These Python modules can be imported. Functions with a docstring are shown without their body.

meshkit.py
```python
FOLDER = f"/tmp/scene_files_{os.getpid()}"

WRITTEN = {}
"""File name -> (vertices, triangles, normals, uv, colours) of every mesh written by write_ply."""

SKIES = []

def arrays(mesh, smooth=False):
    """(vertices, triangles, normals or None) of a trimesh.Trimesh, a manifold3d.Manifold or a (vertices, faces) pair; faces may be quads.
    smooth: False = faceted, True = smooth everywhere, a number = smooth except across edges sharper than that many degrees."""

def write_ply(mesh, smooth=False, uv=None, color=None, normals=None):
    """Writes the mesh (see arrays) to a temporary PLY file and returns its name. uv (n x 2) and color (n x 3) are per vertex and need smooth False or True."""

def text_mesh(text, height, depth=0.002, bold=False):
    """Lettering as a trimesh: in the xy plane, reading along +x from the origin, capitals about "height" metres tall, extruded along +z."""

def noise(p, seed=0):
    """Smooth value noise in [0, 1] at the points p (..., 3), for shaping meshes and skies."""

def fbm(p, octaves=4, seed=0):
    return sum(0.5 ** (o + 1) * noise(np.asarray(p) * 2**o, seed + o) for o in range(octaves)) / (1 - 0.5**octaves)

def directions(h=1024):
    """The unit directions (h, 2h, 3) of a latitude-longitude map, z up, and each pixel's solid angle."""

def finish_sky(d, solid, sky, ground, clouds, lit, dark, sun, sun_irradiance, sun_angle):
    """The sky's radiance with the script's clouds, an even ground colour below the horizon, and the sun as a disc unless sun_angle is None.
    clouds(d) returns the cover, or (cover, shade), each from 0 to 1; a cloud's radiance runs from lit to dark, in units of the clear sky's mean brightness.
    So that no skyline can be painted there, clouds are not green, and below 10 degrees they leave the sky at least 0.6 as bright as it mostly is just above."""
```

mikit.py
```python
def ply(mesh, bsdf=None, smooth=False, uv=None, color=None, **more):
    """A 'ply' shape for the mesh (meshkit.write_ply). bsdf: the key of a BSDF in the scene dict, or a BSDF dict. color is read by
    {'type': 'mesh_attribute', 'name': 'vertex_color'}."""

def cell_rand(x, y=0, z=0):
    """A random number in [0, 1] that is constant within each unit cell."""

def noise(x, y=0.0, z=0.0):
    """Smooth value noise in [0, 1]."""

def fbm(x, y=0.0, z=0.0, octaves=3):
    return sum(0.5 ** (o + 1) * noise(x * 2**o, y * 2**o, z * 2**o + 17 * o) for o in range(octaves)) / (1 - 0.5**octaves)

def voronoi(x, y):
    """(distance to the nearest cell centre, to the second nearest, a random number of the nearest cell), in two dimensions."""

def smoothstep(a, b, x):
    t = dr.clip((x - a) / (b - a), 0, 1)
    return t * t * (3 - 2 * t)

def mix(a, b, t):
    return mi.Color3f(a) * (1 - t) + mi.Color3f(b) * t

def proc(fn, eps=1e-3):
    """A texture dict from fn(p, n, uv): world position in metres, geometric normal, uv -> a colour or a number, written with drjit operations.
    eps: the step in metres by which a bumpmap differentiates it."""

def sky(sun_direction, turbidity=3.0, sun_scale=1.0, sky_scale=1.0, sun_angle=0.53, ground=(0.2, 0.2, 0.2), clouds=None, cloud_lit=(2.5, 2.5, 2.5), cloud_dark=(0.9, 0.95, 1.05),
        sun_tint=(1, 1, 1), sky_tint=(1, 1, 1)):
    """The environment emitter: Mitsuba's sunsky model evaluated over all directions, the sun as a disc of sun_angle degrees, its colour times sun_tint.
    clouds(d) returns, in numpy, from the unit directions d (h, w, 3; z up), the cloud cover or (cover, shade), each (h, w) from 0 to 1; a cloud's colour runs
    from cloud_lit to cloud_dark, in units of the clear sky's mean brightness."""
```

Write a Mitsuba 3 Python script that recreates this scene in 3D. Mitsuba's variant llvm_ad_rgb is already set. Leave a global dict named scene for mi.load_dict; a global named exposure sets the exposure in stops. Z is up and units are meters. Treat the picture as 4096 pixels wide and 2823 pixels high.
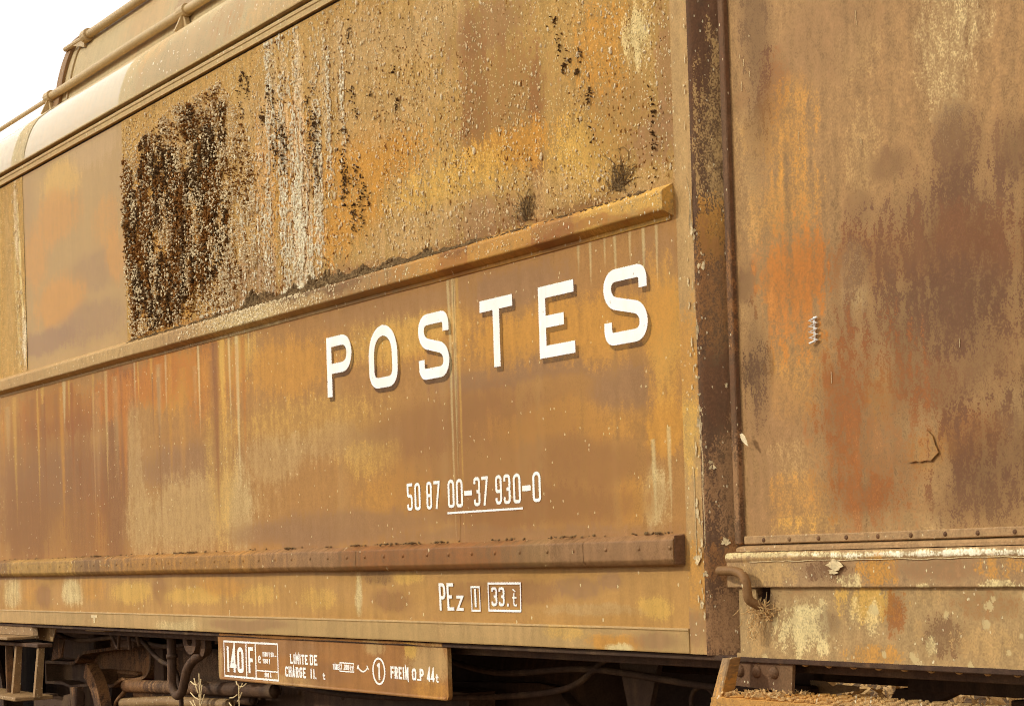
import math, numpy as np, trimesh, mitsuba as mi, drjit as dr, mikit, meshkit
from mikit import proc, fbm, noise, voronoi, smoothstep, mix
from shapely.geometry import LineString, Polygon, Point, box as sbox
from shapely.ops import unary_union
from shapely import affinity
T = mi.ScalarTransform4f
scene, labels = {}, {}

# ---------------------------------------------------------------- camera, sky, sun, exposure
EYE, FWD, UP = [5.05789, -3.22641, 1.45], [-0.831922, 0.554765, 0.011866], [0.027335, 0.019615, 0.999434]
scene['camera'] = {'type': 'perspective', 'fov': 30.8286, 'fov_axis': 'x', 'near_clip': 0.05, 'far_clip': 2000.0,
                   'principal_point_offset_x': 0.0, 'principal_point_offset_y': -0.2488,
                   'to_world': T().look_at(origin=EYE, target=[EYE[i] + FWD[i] for i in range(3)], up=UP)}
SUN = (-0.60, -1.0, 0.66)
scene['sky_light'] = mikit.sky(SUN, turbidity=3, sun_scale=0.92, sun_angle=1.0, sun_tint=(0.79, 1.0, 1.34), ground=(0.13, 0.10, 0.075),
                               clouds=lambda d: 1.0, cloud_lit=(8.4, 8.4, 8.4), cloud_dark=(2.0, 1.9, 1.7))
exposure = 1.05

# ---------------------------------------------------------------- colours and materials
K_LIT = 1.2
def lin(c, k=1.0):
    c = np.asarray(c, float) / 255
    c = np.where(c <= .04045, c / 12.92, ((c + .055) / 1.055) ** 2.4) / K_LIT * k
    return [float(v) for v in np.clip(c, 0.004, 0.9)]
PAL = dict(O=(200, 140, 60), R=(152, 90, 42), R2=(190, 118, 48), B=(150, 102, 58), V=(158, 116, 76), D=(112, 76, 50), T=(191, 151, 95), Y=(214, 166, 80),
           L=(224, 200, 140), K=(84, 56, 36), C=(250, 236, 204))

LOWER = [(-4.24, 2.197, 0.74, 0.135, 'O', 0.5), (-3.37, 2.173, 0.516, 0.094, 'R', 0.55), (-2.9, 2.236, 0.235, 0.11, 'R', 0.9), (-3.69, 1.874, 0.978, 0.129, 'V', 0.8), (-4.28, 1.676, 0.405, 0.205, 'B', 0.75), (-3.47, 1.63, 0.35, 0.127, 'O', 0.5), (-2.33, 2.223, 0.443, 0.103, 'O', 0.9), (-1.79, 2.244, 0.207, 0.089, 'Y', 0.7), (-3.06, 1.761, 0.183, 0.304, 'B', 0.9), (-2.26, 1.859, 0.552, 0.084, 'V', 0.7), (-2.18, 1.669, 0.588, 0.13, 'T', 0.7), (-2.71, 1.629, 0.201, 0.157, 'T', 0.6), (-1.75, 1.653, 0.123, 0.177, 'L', 0.3), (-1.29, 2.176, 0.37, 0.101, 'O', 0.8), (-1.12, 1.96, 0.57, 0.082, 'Y', 0.35), (-1.42, 1.829, 0.267, 0.085, 'T', 0.6), (-0.92, 1.864, 0.406, 0.064, 'T', 0.5), (-0.3, 2.182, 0.376, 0.074, 'O', 0.7), (-0.44, 2.304, 0.481, 0.045, 'V', 0.4), (0.29, 2.265, 0.27, 0.061, 'V', 0.7), (0.48, 2.12, 0.442, 0.053, 'O', 0.8), (0.3, 1.997, 0.49, 0.038, 'V', 0.8), (0.86, 1.923, 0.144, 0.063, 'V', 0.8), (-0.18, 1.874, 0.561, 0.088, 'B', 0.5), (0.53, 1.835, 0.389, 0.053, 'O', 0.5), (1, 1.8, 0.089, 0.068, 'O', 0.95), (1.01, 2.057, 0.079, 0.147, 'Y', 0.6), (0.98, 2.222, 0.119, 0.074, 'V', 0.5), (0.96, 1.591, 0.05, 0.086, 'L', 0.4), (0.86, 1.596, 0.082, 0.075, 'O', 0.5), (0.2, 1.582, 0.632, 0.062, 'B', 0.6), (-0.48, 1.637, 0.272, 0.107, 'O', 0.5), (-0.94, 1.559, 0.683, 0.056, 'V', 0.7), (0.2, 1.492, 0.762, 0.031, 'V', 0.6), (-1.37, 1.537, 0.452, 0.042, 'V', 0.6), (0.63, 1.71, 0.265, 0.065, 'B', 0.4), (-0.69, 1.802, 0.191, 0.062, 'Y', 0.4)]
LOW2 = [(-3.06, 1.78, .10, .40, 'B', .9), (-3.5, 1.75, .22, .36, 'B', .8), (-4.2, 1.85, .5, .40, 'B', .6), (-3.3, 1.72, .12, .3, 'R', .3), (-3.0, 2.22, .3, .10, 'R2', .8), (-3.8, 2.24, .4, .08, 'O', .6), (-2.78, 1.82, .09, .42, 'T', .6), (-2.55, 2.25, .30, .10, 'R2', .9), (-2.0, 2.2, .25, .16, 'R2', .6), (-3.9, 2.2, .5, .12, 'R', .5), (-2.25, 1.62, .5, .16, 'T', .5), (-1.9, 1.85, .12, .3, 'Y', .4), (.55, 2.1, .5, .09, 'O', .7), (-.45, 2.2, .35, .07, 'Y', .5), (1.0, 2.0, .09, .2, 'O', .5), (.1, 1.75, .5, .22, 'B', .4)]
UPPER = [(-.6, 2.452, 2.3, .022, 'B', .6), (-1.2, 2.47, .5, .05, 'V', .5), (.4, 2.46, .5, .03, 'K', .35), (-2.43, 2.806, 0.381, 0.36, 'O', 0.5), (-2.16, 3.251, 0.36, 0.11, 'T', 0.6), (-1.57, 3.13, 0.237, 0.138, 'T', 0.5), (-1.28, 2.9, 0.221, 0.267, 'O', 0.6), (-0.59, 2.836, 0.375, 0.108, 'O', 0.9), (-0.87, 2.632, 0.267, 0.095, 'O', 0.8), (-0.7, 3.234, 0.353, 0.109, 'T', 0.8), (-0.24, 3.198, 0.285, 0.088, 'T', 0.9), (-0.46, 2.978, 0.393, 0.091, 'T', 0.5), (0.16, 3.097, 0.229, 0.083, 'V', 0.6), (0.07, 2.864, 0.07, 0.337, 'B', 0.6), (0.25, 2.826, 0.23, 0.178, 'B', 0.5), (0.45, 2.675, 0.051, 0.24, 'B', 0.7), (0.27, 2.697, 0.272, 0.062, 'O', 0.9), (-0.1, 2.654, 0.329, 0.086, 'Y', 0.6), (-0.28, 2.537, 0.345, 0.074, 'T', 0.7), (0.13, 2.499, 0.231, 0.056, 'V', 0.6), (0.68, 2.615, 0.153, 0.116, 'Y', 0.6), (0.84, 2.698, 0.125, 0.151, 'B', 0.4), (0.81, 2.909, 0.147, 0.113, 'O', 0.6), (0.93, 2.879, 0.061, 0.074, 'L', 0.6), (1.08, 2.707, 0.077, 0.241, 'V', 0.6), (1, 2.602, 0.119, 0.073, 'V', 0.6), (0.5, 2.518, 0.185, 0.066, 'T', 0.5), (-1.61, 2.541, 0.239, 0.104, 'V', 0.6), (0.95, 2.438, 0.161, 0.062, 'T', 0.6)]
LEFTS = [(-4.30, 3.2, .03, .2, 'C', .3), (-4.25, 2.62, .04, .16, 'C', .4), (-4.34, 2.8, .02, .4, 'L', .35), (-4.45, 3.0, .05, .4, 'T', .6), (-4.27, 2.95, .015, .3, 'L', .5)]
CREAM = [(-1.36, 3.257, 0.038, 0.286, 'C', 0.8), (-1.27, 3.017, 0.033, 0.4, 'C', 0.7), (-1.16, 2.879, 0.05, 0.428, 'C', 0.9), (-1.1, 2.668, 0.056, 0.262, 'C', 1), (-0.99, 2.815, 0.034, 0.323, 'C', 0.8), (-1.24, 2.624, 0.066, 0.216, 'C', 0.7), (-1.44, 2.792, 0.061, 0.323, 'C', 0.6), (-1.6, 2.749, 0.079, 0.26, 'C', 0.4), (-0.9, 3.089, 0.02, 0.255, 'C', 0.6), (-0.79, 3.144, 0.016, 0.204, 'C', 0.6), (-1.89, 2.652, 0.17, 0.215, 'C', 0.4)]
CLEAN = [(-3.27, 3.408, 0.3, 0.089, 'T', 0.8), (-3.67, 3.307, 0.223, 0.1, 'Y', 0.7), (-3.73, 3.15, 0.266, 0.115, 'O', 0.75), (-3.08, 3.027, 0.163, 0.108, 'O', 0.5), (-3.28, 2.814, 0.338, 0.089, 'V', 0.45), (-3.72, 2.738, 0.306, 0.108, 'O', 0.9), (-2.98, 2.859, 0.106, 0.107, 'O', 0.7), (-3.34, 2.584, 0.418, 0.09, 'V', 0.55), (-4.02, 3, 0.129, 0.147, 'O', 0.7), (-3.94, 2.567, 0.425, 0.059, 'V', 0.7)]
DOOR = [(1.41, 2.624, 0.04, 0.065, 'R', 0.7), (1.3, 2.624, 0.036, 0.023, 'B', 0.5), (2.04, 2.6, 0.055, 0.137, 'L', 0.6), (1.75, 2.655, 0.046, 0.054, 'T', 0.7), (1.76, 2.396, 0.035, 0.079, 'T', 0.8), (1.45, 2.514, 0.085, 0.076, 'O', 0.8), (1.32, 2.501, 0.029, 0.078, 'T', 0.7), (1.47, 2.311, 0.095, 0.065, 'O', 0.8), (1.65, 2.714, 0.105, 0.074, 'V', 0.5), (2.06, 2.338, 0.05, 0.075, 'D', 0.85), (1.84, 2.355, 0.044, 0.028, 'D', 0.6), (2.24, 2.318, 0.042, 0.059, 'D', 0.8), (2.14, 2.156, 0.105, 0.04, 'R', 0.8), (1.89, 2.229, 0.097, 0.042, 'D', 0.4), (2.11, 2.634, 0.04, 0.051, 'L', 0.5), (1.32, 2.353, 0.035, 0.07, 'T', 0.6), (1.75, 2.27, 0.03, 0.036, 'D', 0.5), (1.52, 2.129, 0.088, 0.068, 'R2', 1), (1.88, 2.125, 0.242, 0.067, 'R', 0.8), (2.22, 2.097, 0.085, 0.043, 'R', 0.7), (1.97, 1.982, 0.196, 0.07, 'D', 0.75), (1.72, 2.075, 0.031, 0.062, 'L', 0.7), (1.84, 1.962, 0.044, 0.078, 'T', 0.7), (1.34, 2.044, 0.053, 0.078, 'T', 0.7), (1.32, 1.906, 0.047, 0.051, 'K', 0.8), (1.3, 2.139, 0.036, 0.035, 'D', 0.7), (1.53, 1.892, 0.088, 0.075, 'O', 0.6), (1.66, 1.787, 0.057, 0.096, 'R', 0.8), (1.77, 1.815, 0.035, 0.058, 'Y', 0.7), (1.83, 1.709, 0.079, 0.054, 'L', 0.5), (2.07, 1.685, 0.09, 0.055, 'R', 0.85), (2.13, 1.623, 0.11, 0.041, 'K', 0.5), (2.2, 1.726, 0.03, 0.043, 'L', 0.5), (2.19, 1.894, 0.039, 0.117, 'B', 0.5), (1.94, 1.817, 0.061, 0.042, 'R', 0.5), (1.93, 1.659, 0.052, 0.039, 'O', 0.7), (1.38, 1.752, 0.086, 0.077, 'V', 0.5), (1.48, 1.668, 0.078, 0.038, 'T', 0.6), (1.33, 1.562, 0.047, 0.078, 'V', 0.6), (1.49, 1.556, 0.078, 0.049, 'O', 0.6), (1.72, 1.554, 0.082, 0.051, 'R', 0.8), (1.83, 1.482, 0.108, 0.021, 'L', 0.5), (1.51, 1.491, 0.088, 0.019, 'Y', 0.5), (2.09, 1.556, 0.103, 0.054, 'D', 0.7), (2.15, 1.486, 0.078, 0.02, 'T', 0.5), (1.93, 1.574, 0.038, 0.046, 'T', 0.6)]
SILLB = [(1.7, 1.416, .9, .007, 'L', .8), (2.1, 1.415, .5, .006, 'C', .7), (1.41, 1.375, 0.114, 0.035, 'T', 0.8), (1.62, 1.373, 0.085, 0.026, 'D', 0.7), (1.8, 1.372, 0.055, 0.039, 'O', 0.8), (1.71, 1.351, 0.031, 0.018, 'L', 0.6), (1.99, 1.377, 0.111, 0.024, 'V', 0.7), (2.19, 1.378, 0.06, 0.027, 'O', 0.5), (2.19, 1.339, 0.051, 0.01, 'L', 0.6), (1.96, 1.337, 0.028, 0.007, 'L', 0.6)]  # leading L and C stripes paint the sunlight on the rounded top
KICK = [(1.53, 1.231, 0.093, 0.056, 'L', 0.85), (1.61, 1.243, 0.037, 0.033, 'D', 0.6), (1.76, 1.292, 0.096, 0.04, 'Y', 0.95), (1.7, 1.274, 0.026, 0.034, 'L', 0.5), (1.77, 1.26, 0.026, 0.034, 'L', 0.55), (1.85, 1.275, 0.034, 0.046, 'R', 0.9), (1.4, 1.309, 0.034, 0.019, 'K', 0.5), (1.5, 1.302, 0.039, 0.019, 'B', 0.4), (1.5, 1.272, 0.061, 0.009, 'L', 0.5), (2, 1.218, 0.065, 0.038, 'D', 0.7), (1.92, 1.23, 0.019, 0.021, 'T', 0.6), (1.78, 1.167, 0.09, 0.022, 'O', 0.7), (2.12, 1.295, 0.088, 0.024, 'B', 0.5), (2.13, 1.211, 0.088, 0.03, 'T', 0.6), (1.96, 1.311, 0.042, 0.021, 'T', 0.5), (1.35, 1.204, 0.035, 0.047, 'T', 0.6), (1.96, 1.196, 0.014, 0.021, 'L', 0.6)]
SILL = [(-4.5, 1.308, 0.14, 0.07, 'L', 0.5), (-4.27, 1.331, 0.135, 0.076, 'O', 0.6), (-4.05, 1.294, 0.108, 0.059, 'B', 0.6), (-3.63, 1.317, 0.12, 0.057, 'L', 0.6), (-3.36, 1.331, 0.171, 0.049, 'O', 0.5), (-2.89, 1.318, 0.208, 0.047, 'Y', 0.8), (-2.24, 1.3, 0.304, 0.031, 'Y', 0.7), (-1.94, 1.343, 0.214, 0.036, 'O', 0.6), (-1.6, 1.301, 0.145, 0.035, 'Y', 0.6), (-1.1, 1.297, 0.141, 0.038, 'Y', 0.5), (-2.58, 1.331, 0.082, 0.058, 'B', 0.5), (-0.78, 1.304, 0.022, 0.069, 'L', 0.6), (-0.64, 1.372, 0.094, 0.026, 'K', 0.4), (-0.43, 1.371, 0.089, 0.02, 'Y', 0.7), (-0.56, 1.289, 0.123, 0.036, 'B', 0.6), (-0.01, 1.33, 0.178, 0.033, 'B', 0.5), (0.29, 1.321, 0.147, 0.037, 'B', 0.6), (0.56, 1.33, 0.12, 0.031, 'V', 0.6), (0.74, 1.351, 0.057, 0.026, 'V', 0.6), (0.93, 1.28, 0.067, 0.033, 'Y', 0.8), (0.63, 1.265, 0.221, 0.017, 'T', 0.6)]
STRIP = [(-4.28, 1.18, 0.563, 0.03, 'T', 0.8), (-2.9, 1.184, 0.348, 0.027, 'T', 0.8), (-2.4, 1.172, 0.189, 0.025, 'L', 0.4), (-1.68, 1.19, 0.336, 0.023, 'V', 0.6), (0.07, 1.198, 0.261, 0.024, 'T', 0.7), (0.48, 1.197, 0.108, 0.022, 'Y', 0.5), (0.74, 1.176, 0.121, 0.026, 'O', 0.9), (0.76, 1.164, 0.057, 0.015, 'L', 0.8), (0.94, 1.185, 0.1, 0.025, 'V', 0.6)]  # small L patch at the lower right is painted sun glare
SIGN = [(-0.34, 1.08, 0.135, 0.06, 'T', 0.8), (-0.46, 1.116, 0.04, 0.03, 'Y', 0.8), (-0.72, 1.12, 0.064, 0.026, 'T', 0.7), (-0.61, 0.993, 0.062, 0.041, 'B', 0.6), (-0.34, 0.99, 0.116, 0.03, 'O', 0.5), (-1.86, 1.03, 0.168, 0.084, 'B', 0.8), (-1.4, 1.102, 0.252, 0.028, 'V', 0.5), (-1.34, 0.974, 0.248, 0.023, 'T', 0.5), (-1.1, 1.011, 0.164, 0.044, 'B', 0.6), (-2.02, 1.025, 0.029, 0.061, 'T', 0.6)]
# rust runs: (x, top z, length, half width, colour, amount)
RUNS = [(-3.994, 2.36, .20, .035, 'Y', .6), (-3.69, 2.36, .30, .03, 'L', .7), (-3.62, 2.36, .24, .02, 'Y', .5), (-3.30, 2.36, .28, .02, 'Y', .4), (-2.791, 2.36, .24, .014, 'L', .7), (-2.749, 2.36, .26, .012, 'Y', .7), (-2.60, 2.36, .2, .02, 'Y', .5),
        (-2.444, 2.35, .30, .016, 'L', .5), (-2.10, 2.36, .42, .014, 'L', .85), (-1.87, 2.36, .36, .035, 'Y', .9), (-1.80, 2.36, .5, .014, 'L', .7), (-1.73, 2.36, .70, .02, 'L', .85), (-1.62, 2.36, .14, .01, 'L', .6), (-1.95, 2.34, .3, .012, 'R', .7),
        (-.113, 2.36, 1.0, .012, 'L', .65), (-.085, 2.36, .75, .016, 'L', .6), (-.06, 2.36, 1.0, .010, 'Y', .5), (.62, 2.36, .12, .01, 'L', .6), (.68, 2.36, .16, .008, 'L', .7), (.75, 2.36, .11, .008, 'L', .6), (.80, 2.36, .19, .010, 'L', .7), (.87, 2.36, .13, .008, 'L', .6), (.93, 2.36, .22, .009, 'L', .7), (.99, 2.36, .2, .008, 'L', .6),
        (-3.5, 1.95, .5, .03, 'R', .35), (-2.95, 2.2, .6, .03, 'R', .4), (.95, 1.75, .26, .012, 'L', .7), (1.02, 1.78, .3, .01, 'L', .6)]

DOOR2 = [(a, c, r * 1.35, q * 1.25, k, w * {'L': .5, 'T': .55, 'Y': .55, 'R2': .65, 'O': .65}.get(k, .85)) for a, c, r, q, k, w in DOOR] + [(2.05, 2.10, .30, .16, 'D', .75), (2.0, 1.90, .26, .16, 'D', .6), (1.75, 1.72, .16, .22, 'R', .6), (1.50, 2.12, .12, .14, 'R2', .7), (2.15, 1.62, .18, .14, 'D', .6), (1.36, 2.85, .05, .35, 'K', .55), (1.33, 1.93, .05, .12, 'K', .5)]  # tall K patch at the upper left edge: dirt plus painted recess shade
rr = np.random.default_rng(3)
RUNS += [(round(float(rr.uniform(-4.7, -1.45)), 3), 2.36 - float(rr.uniform(0, .12)), float(rr.uniform(.2, .85)), float(rr.uniform(.012, .06)), str(rr.choice(['Y', 'O', 'R', 'R2', 'T', 'B', 'T', 'B'])), float(rr.uniform(.3, .7))) for _ in range(34)]
RUNS = [(a, t, l, w, k, m * (.75 if k == 'L' else 1)) for a, t, l, w, k, m in RUNS]
def stained(base, stains, seed=0.0, edge=.5, grain=.12, streak=.22, warp=.07, runs=(), specks=None, sc=1.0, gain=1.0, vert=.25, amt_k=1.0, patch=0.0, spots=None, stip=.36):
    """colour of old paint on sheet steel: patches of rust and stain, with a few painted lights and shades, where they stand on the wagon, with torn, streaked edges, grain and lichen specks"""
    b = lin(base, gain)
    st = [(a, c, r, q, lin(PAL[k], gain), w * amt_k) for a, c, r, q, k, w in stains]
    rn = [(a, t, l, w, lin(PAL[k], gain), m) for a, t, l, w, k, m in runs]
    def fn(p, n, uv):
        x, z = mi.Float(p.x) * sc, mi.Float(p.z) * sc
        y = mi.Float(p.y) * sc
        n1 = fbm(x * 4.3 + seed, z * 2.6, 3.1 + seed, 3) - .5
        n2 = fbm(x * 4.1 - seed, z * 3.4, 9.7 + seed, 3) - .5
        fine = fbm(x * 75 + y * 50, z * 34, 1.3 + seed, 3) - .5
        run = fbm(x * 42 + n1 * 1.5, z * 1.6 + y * 8, 5.2 + seed, 3) - .5
        wide = fbm(x * 9 + n2 * .6, z * .55, 8.4 + seed, 3) - .5
        grit = noise(x * 330 + y * 210, z * 270, seed) - .5
        wx, wz = x / sc + warp * 1.6 * n1, z / sc + warp * 1.3 * n2
        e = (fine * .9 + run * .8 + grit * .35) * edge + wide * vert + (fbm(x * 15, z * 7.5, 2.7 + seed, 3) - .5) * patch
        tear = fine * .9 + grit * .55 + .35 * run
        c = mix(b, lin(PAL['B'], gain), dr.clip(.45 * (n1 + n2) + .5 * run + vert * 2.5 * wide, 0, 1) * .65)
        c = mix(c, lin(PAL['T'], gain), dr.clip(-1.6 * wide - .3 * n1 - .1, 0, 1) * vert * 2.2)
        for cx, cz, rx, rz, col, amt in st:
            d2 = dr.square((wx - cx) / rx) + dr.square((wz - cz) / rz)
            g = dr.exp(-.75 * d2)
            w = amt * smoothstep(.14, .70, g + e * smoothstep(.03, .30, g))
            c = mix(c, col, w * (1 - stip) + stip * .9 * smoothstep(.20, .72, w + tear * smoothstep(.02, .25, w)))
        for cx, zt, l, w, col, amt in rn:
            t = (zt - z / sc) / l
            d = dr.abs(x / sc + .012 * n2 - cx) / (w * (1 + .5 * run))
            c = mix(c, col, amt * smoothstep(1.2, .2, d + dr.square(dr.maximum(t, 0)) * 1.1 - e * .8) * dr.select(t > 0, 1, 0))
        c = c * (1 + streak * 1.6 * run + grain * (1.5 * fine + 1.1 * grit))
        if spots:
            f1, f2, r = voronoi((x + y) * spots[0] + 3.0 * n2, z * spots[0] + 2.0 * n1)
            c = mix(c, lin(spots[2]), .75 * smoothstep(.40, .24, f1 / (.45 + 1.1 * (r * 53 - dr.floor(r * 53))) + fine * .5 + grit * .25) * dr.select(r > 1 - spots[1], 1, 0))
        if specks:
            f1, f2, r = voronoi(x * specks[0] + y * specks[0], z * specks[0] * .62)
            c = mix(c, lin(specks[2]), dr.select((r > 1 - specks[1]) & (f1 < .12 + .2 * (r * 37 - dr.floor(r * 37))), .75, 0))
        return dr.clip(c, .003, .92)
    return fn

def rough_fn(f1, f2, a=.6):
    def fn(p, n, uv):
        x, y, z = mi.Float(p.x), mi.Float(p.y), mi.Float(p.z)
        return (a * fbm(x * f1 + y * f1, z * f2, y * f1, 3) + (1 - a) * noise(x * f1 * 5 + y * f1 * 3, z * f2 * 6, 2.0))
    return fn
bump_fine = rough_fn(70, 45)
bump_coarse = rough_fn(38, 24, .75)
bump_upper = rough_fn(95, 42, .6)

def paint(key, fn, rough=.62, spec=.35, bump=None, bs=.0012, two=True, coat=0.0):
    inner = {'type': 'principled', 'base_color': proc(fn) if callable(fn) else {'type': 'rgb', 'value': fn}, 'roughness': rough, 'specular': spec, 'clearcoat': coat, 'clearcoat_gloss': .96}
    if bump is not None:
        inner = {'type': 'bumpmap', 'arbitrary': proc(bump, eps=.0012), 'scale': bs, 'bsdf': inner}
    scene[key] = {'type': 'twosided', 'bsdf': inner} if two else inner

paint('lower_paint', stained((178, 127, 68), LOWER + LOW2, 1.0, edge=.5, grain=.17, streak=.14, warp=.08, runs=RUNS, specks=(120, .012, (238, 214, 160)), vert=.42), .55, .12, bump_fine, .0008)
paint('upper_paint', stained((192, 148, 82), UPPER + LEFTS + [c[:5] + (c[5] * .28,) for c in CREAM], 2.0, edge=.85, grain=.40, streak=.22, specks=(150, .16, (240, 220, 172)), vert=.5, stip=.55), .8, .1, bump_upper, .0011)
paint('clean_paint', stained((184, 143, 80), CLEAN, 3.0, edge=.26, grain=.06, streak=.08, warp=.08), .45, .22, bump_fine, .0005)
paint('door_paint', stained((174, 131, 82), DOOR2, 4.0, edge=1.05, grain=.36, streak=.30, warp=.05, amt_k=.80, vert=.22, patch=.8, stip=.5, sc=1.0), .6, .14, bump_fine, .0014)
paint('sill_board_paint', stained((176, 138, 94), SILLB, 5.0, edge=.8, grain=.3, streak=.2, warp=.02, specks=(150, .03, (240, 222, 176)), amt_k=.8, stip=.8), .6, .14, bump_fine, .0016)
paint('kick_paint', stained((182, 146, 96), KICK, 6.0, edge=1.15, grain=.30, streak=.2, warp=.035, specks=(150, .02, (240, 222, 176)), amt_k=.8, patch=.6, stip=.55, spots=(30, .10, (214, 188, 132))), .6, .14, bump_fine, .0016)
paint('sill_paint', stained((190, 140, 74), SILL, 7.0, edge=.35, grain=.12, streak=.20, warp=.04, specks=(80, .015, (238, 214, 160))), .5, .18, bump_fine, .0008)
paint('strip_paint', stained((186, 148, 92), STRIP, 8.0, edge=.4, grain=.14, streak=.22, warp=.03), .5, .18, bump_fine, .0008)
paint('board_paint', stained((166, 112, 58), SIGN, 9.0, edge=.4, grain=.14, streak=.28, warp=.02), .5, .15, bump_fine, .0008)
paint('rail_paint', stained((186, 148, 94), [(0.3, 2.4, .7, .2, 'O', .8), (.9, 2.4, .2, .1, 'Y', .6), (.55, 2.4, .1, .2, 'B', .6), (0., 2.4, .08, .2, 'R', .5), (-.9, 2.43, .3, .03, 'K', .6), (-1.4, 2.435, .3, .02, 'K', .6), (-.2, 2.435, .3, .02, 'K', .4), (.7, 2.38, .3, .015, 'R', .5), (-2.3, 2.4, .25, .2, 'V', .6), (-4.2, 2.4, .3, .2, 'B', .4), (-.6, 2.4, .3, .2, 'B', .4), (-1.6, 2.4, .25, .2, 'L', .4), (-3.5, 2.4, 1.4, .2, 'T', .6)], 10.0, edge=.7, grain=.26, streak=.12, specks=(90, .08, (240, 222, 180))), .6, .14, bump_coarse, .003)
paint('lower_rail_paint', stained((142, 104, 64), [(-4.0, 1.43, .5, .2, 'Y', .4), (-2.2, 1.43, .8, .2, 'O', .4), (-.3, 1.43, .5, .2, 'R', .45), (.8, 1.44, .3, .2, 'V', .7), (-1.2, 1.43, .3, .2, 'V', .5)], 11.0, edge=.6, grain=.18, streak=.26, specks=(80, .02, (236, 212, 160))), .55, .14, bump_fine, .0012)
paint('post_paint', stained((112, 81, 56), [(1.19, 2.75, .05, .2, 'D', .7), (1.20, 2.55, .03, .22, 'T', .5), (1.19, 2.3, .03, .08, 'O', .6), (1.2, 2.1, .06, .2, 'B', .5), (1.2, 1.85, .05, .12, 'D', .8), (1.21, 1.62, .06, .12, 'V', .7), (1.2, 1.40, .06, .05, 'B', .6), (1.2, 1.25, .08, .08, 'V', .6)], 12.0, stip=.8, edge=.95, grain=.34, streak=.26, warp=.02, specks=(120, .03, (238, 216, 170))), .7, .14, bump_fine, .002)
paint('corner_paint', stained((190, 148, 92), [(1.12, 2.6, .05, .4, 'T', .6), (1.1, 1.95, .06, .15, 'O', .7), (1.1, 1.75, .05, .1, 'Y', .6), (1.12, 1.35, .06, .1, 'O', .6), (1.1, 1.22, .08, .05, 'V', .6)], 13.0, edge=.7, grain=.24, streak=.22, warp=.02, specks=(120, .05, (240, 222, 176))), .6, .14, bump_fine, .0014)
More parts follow.
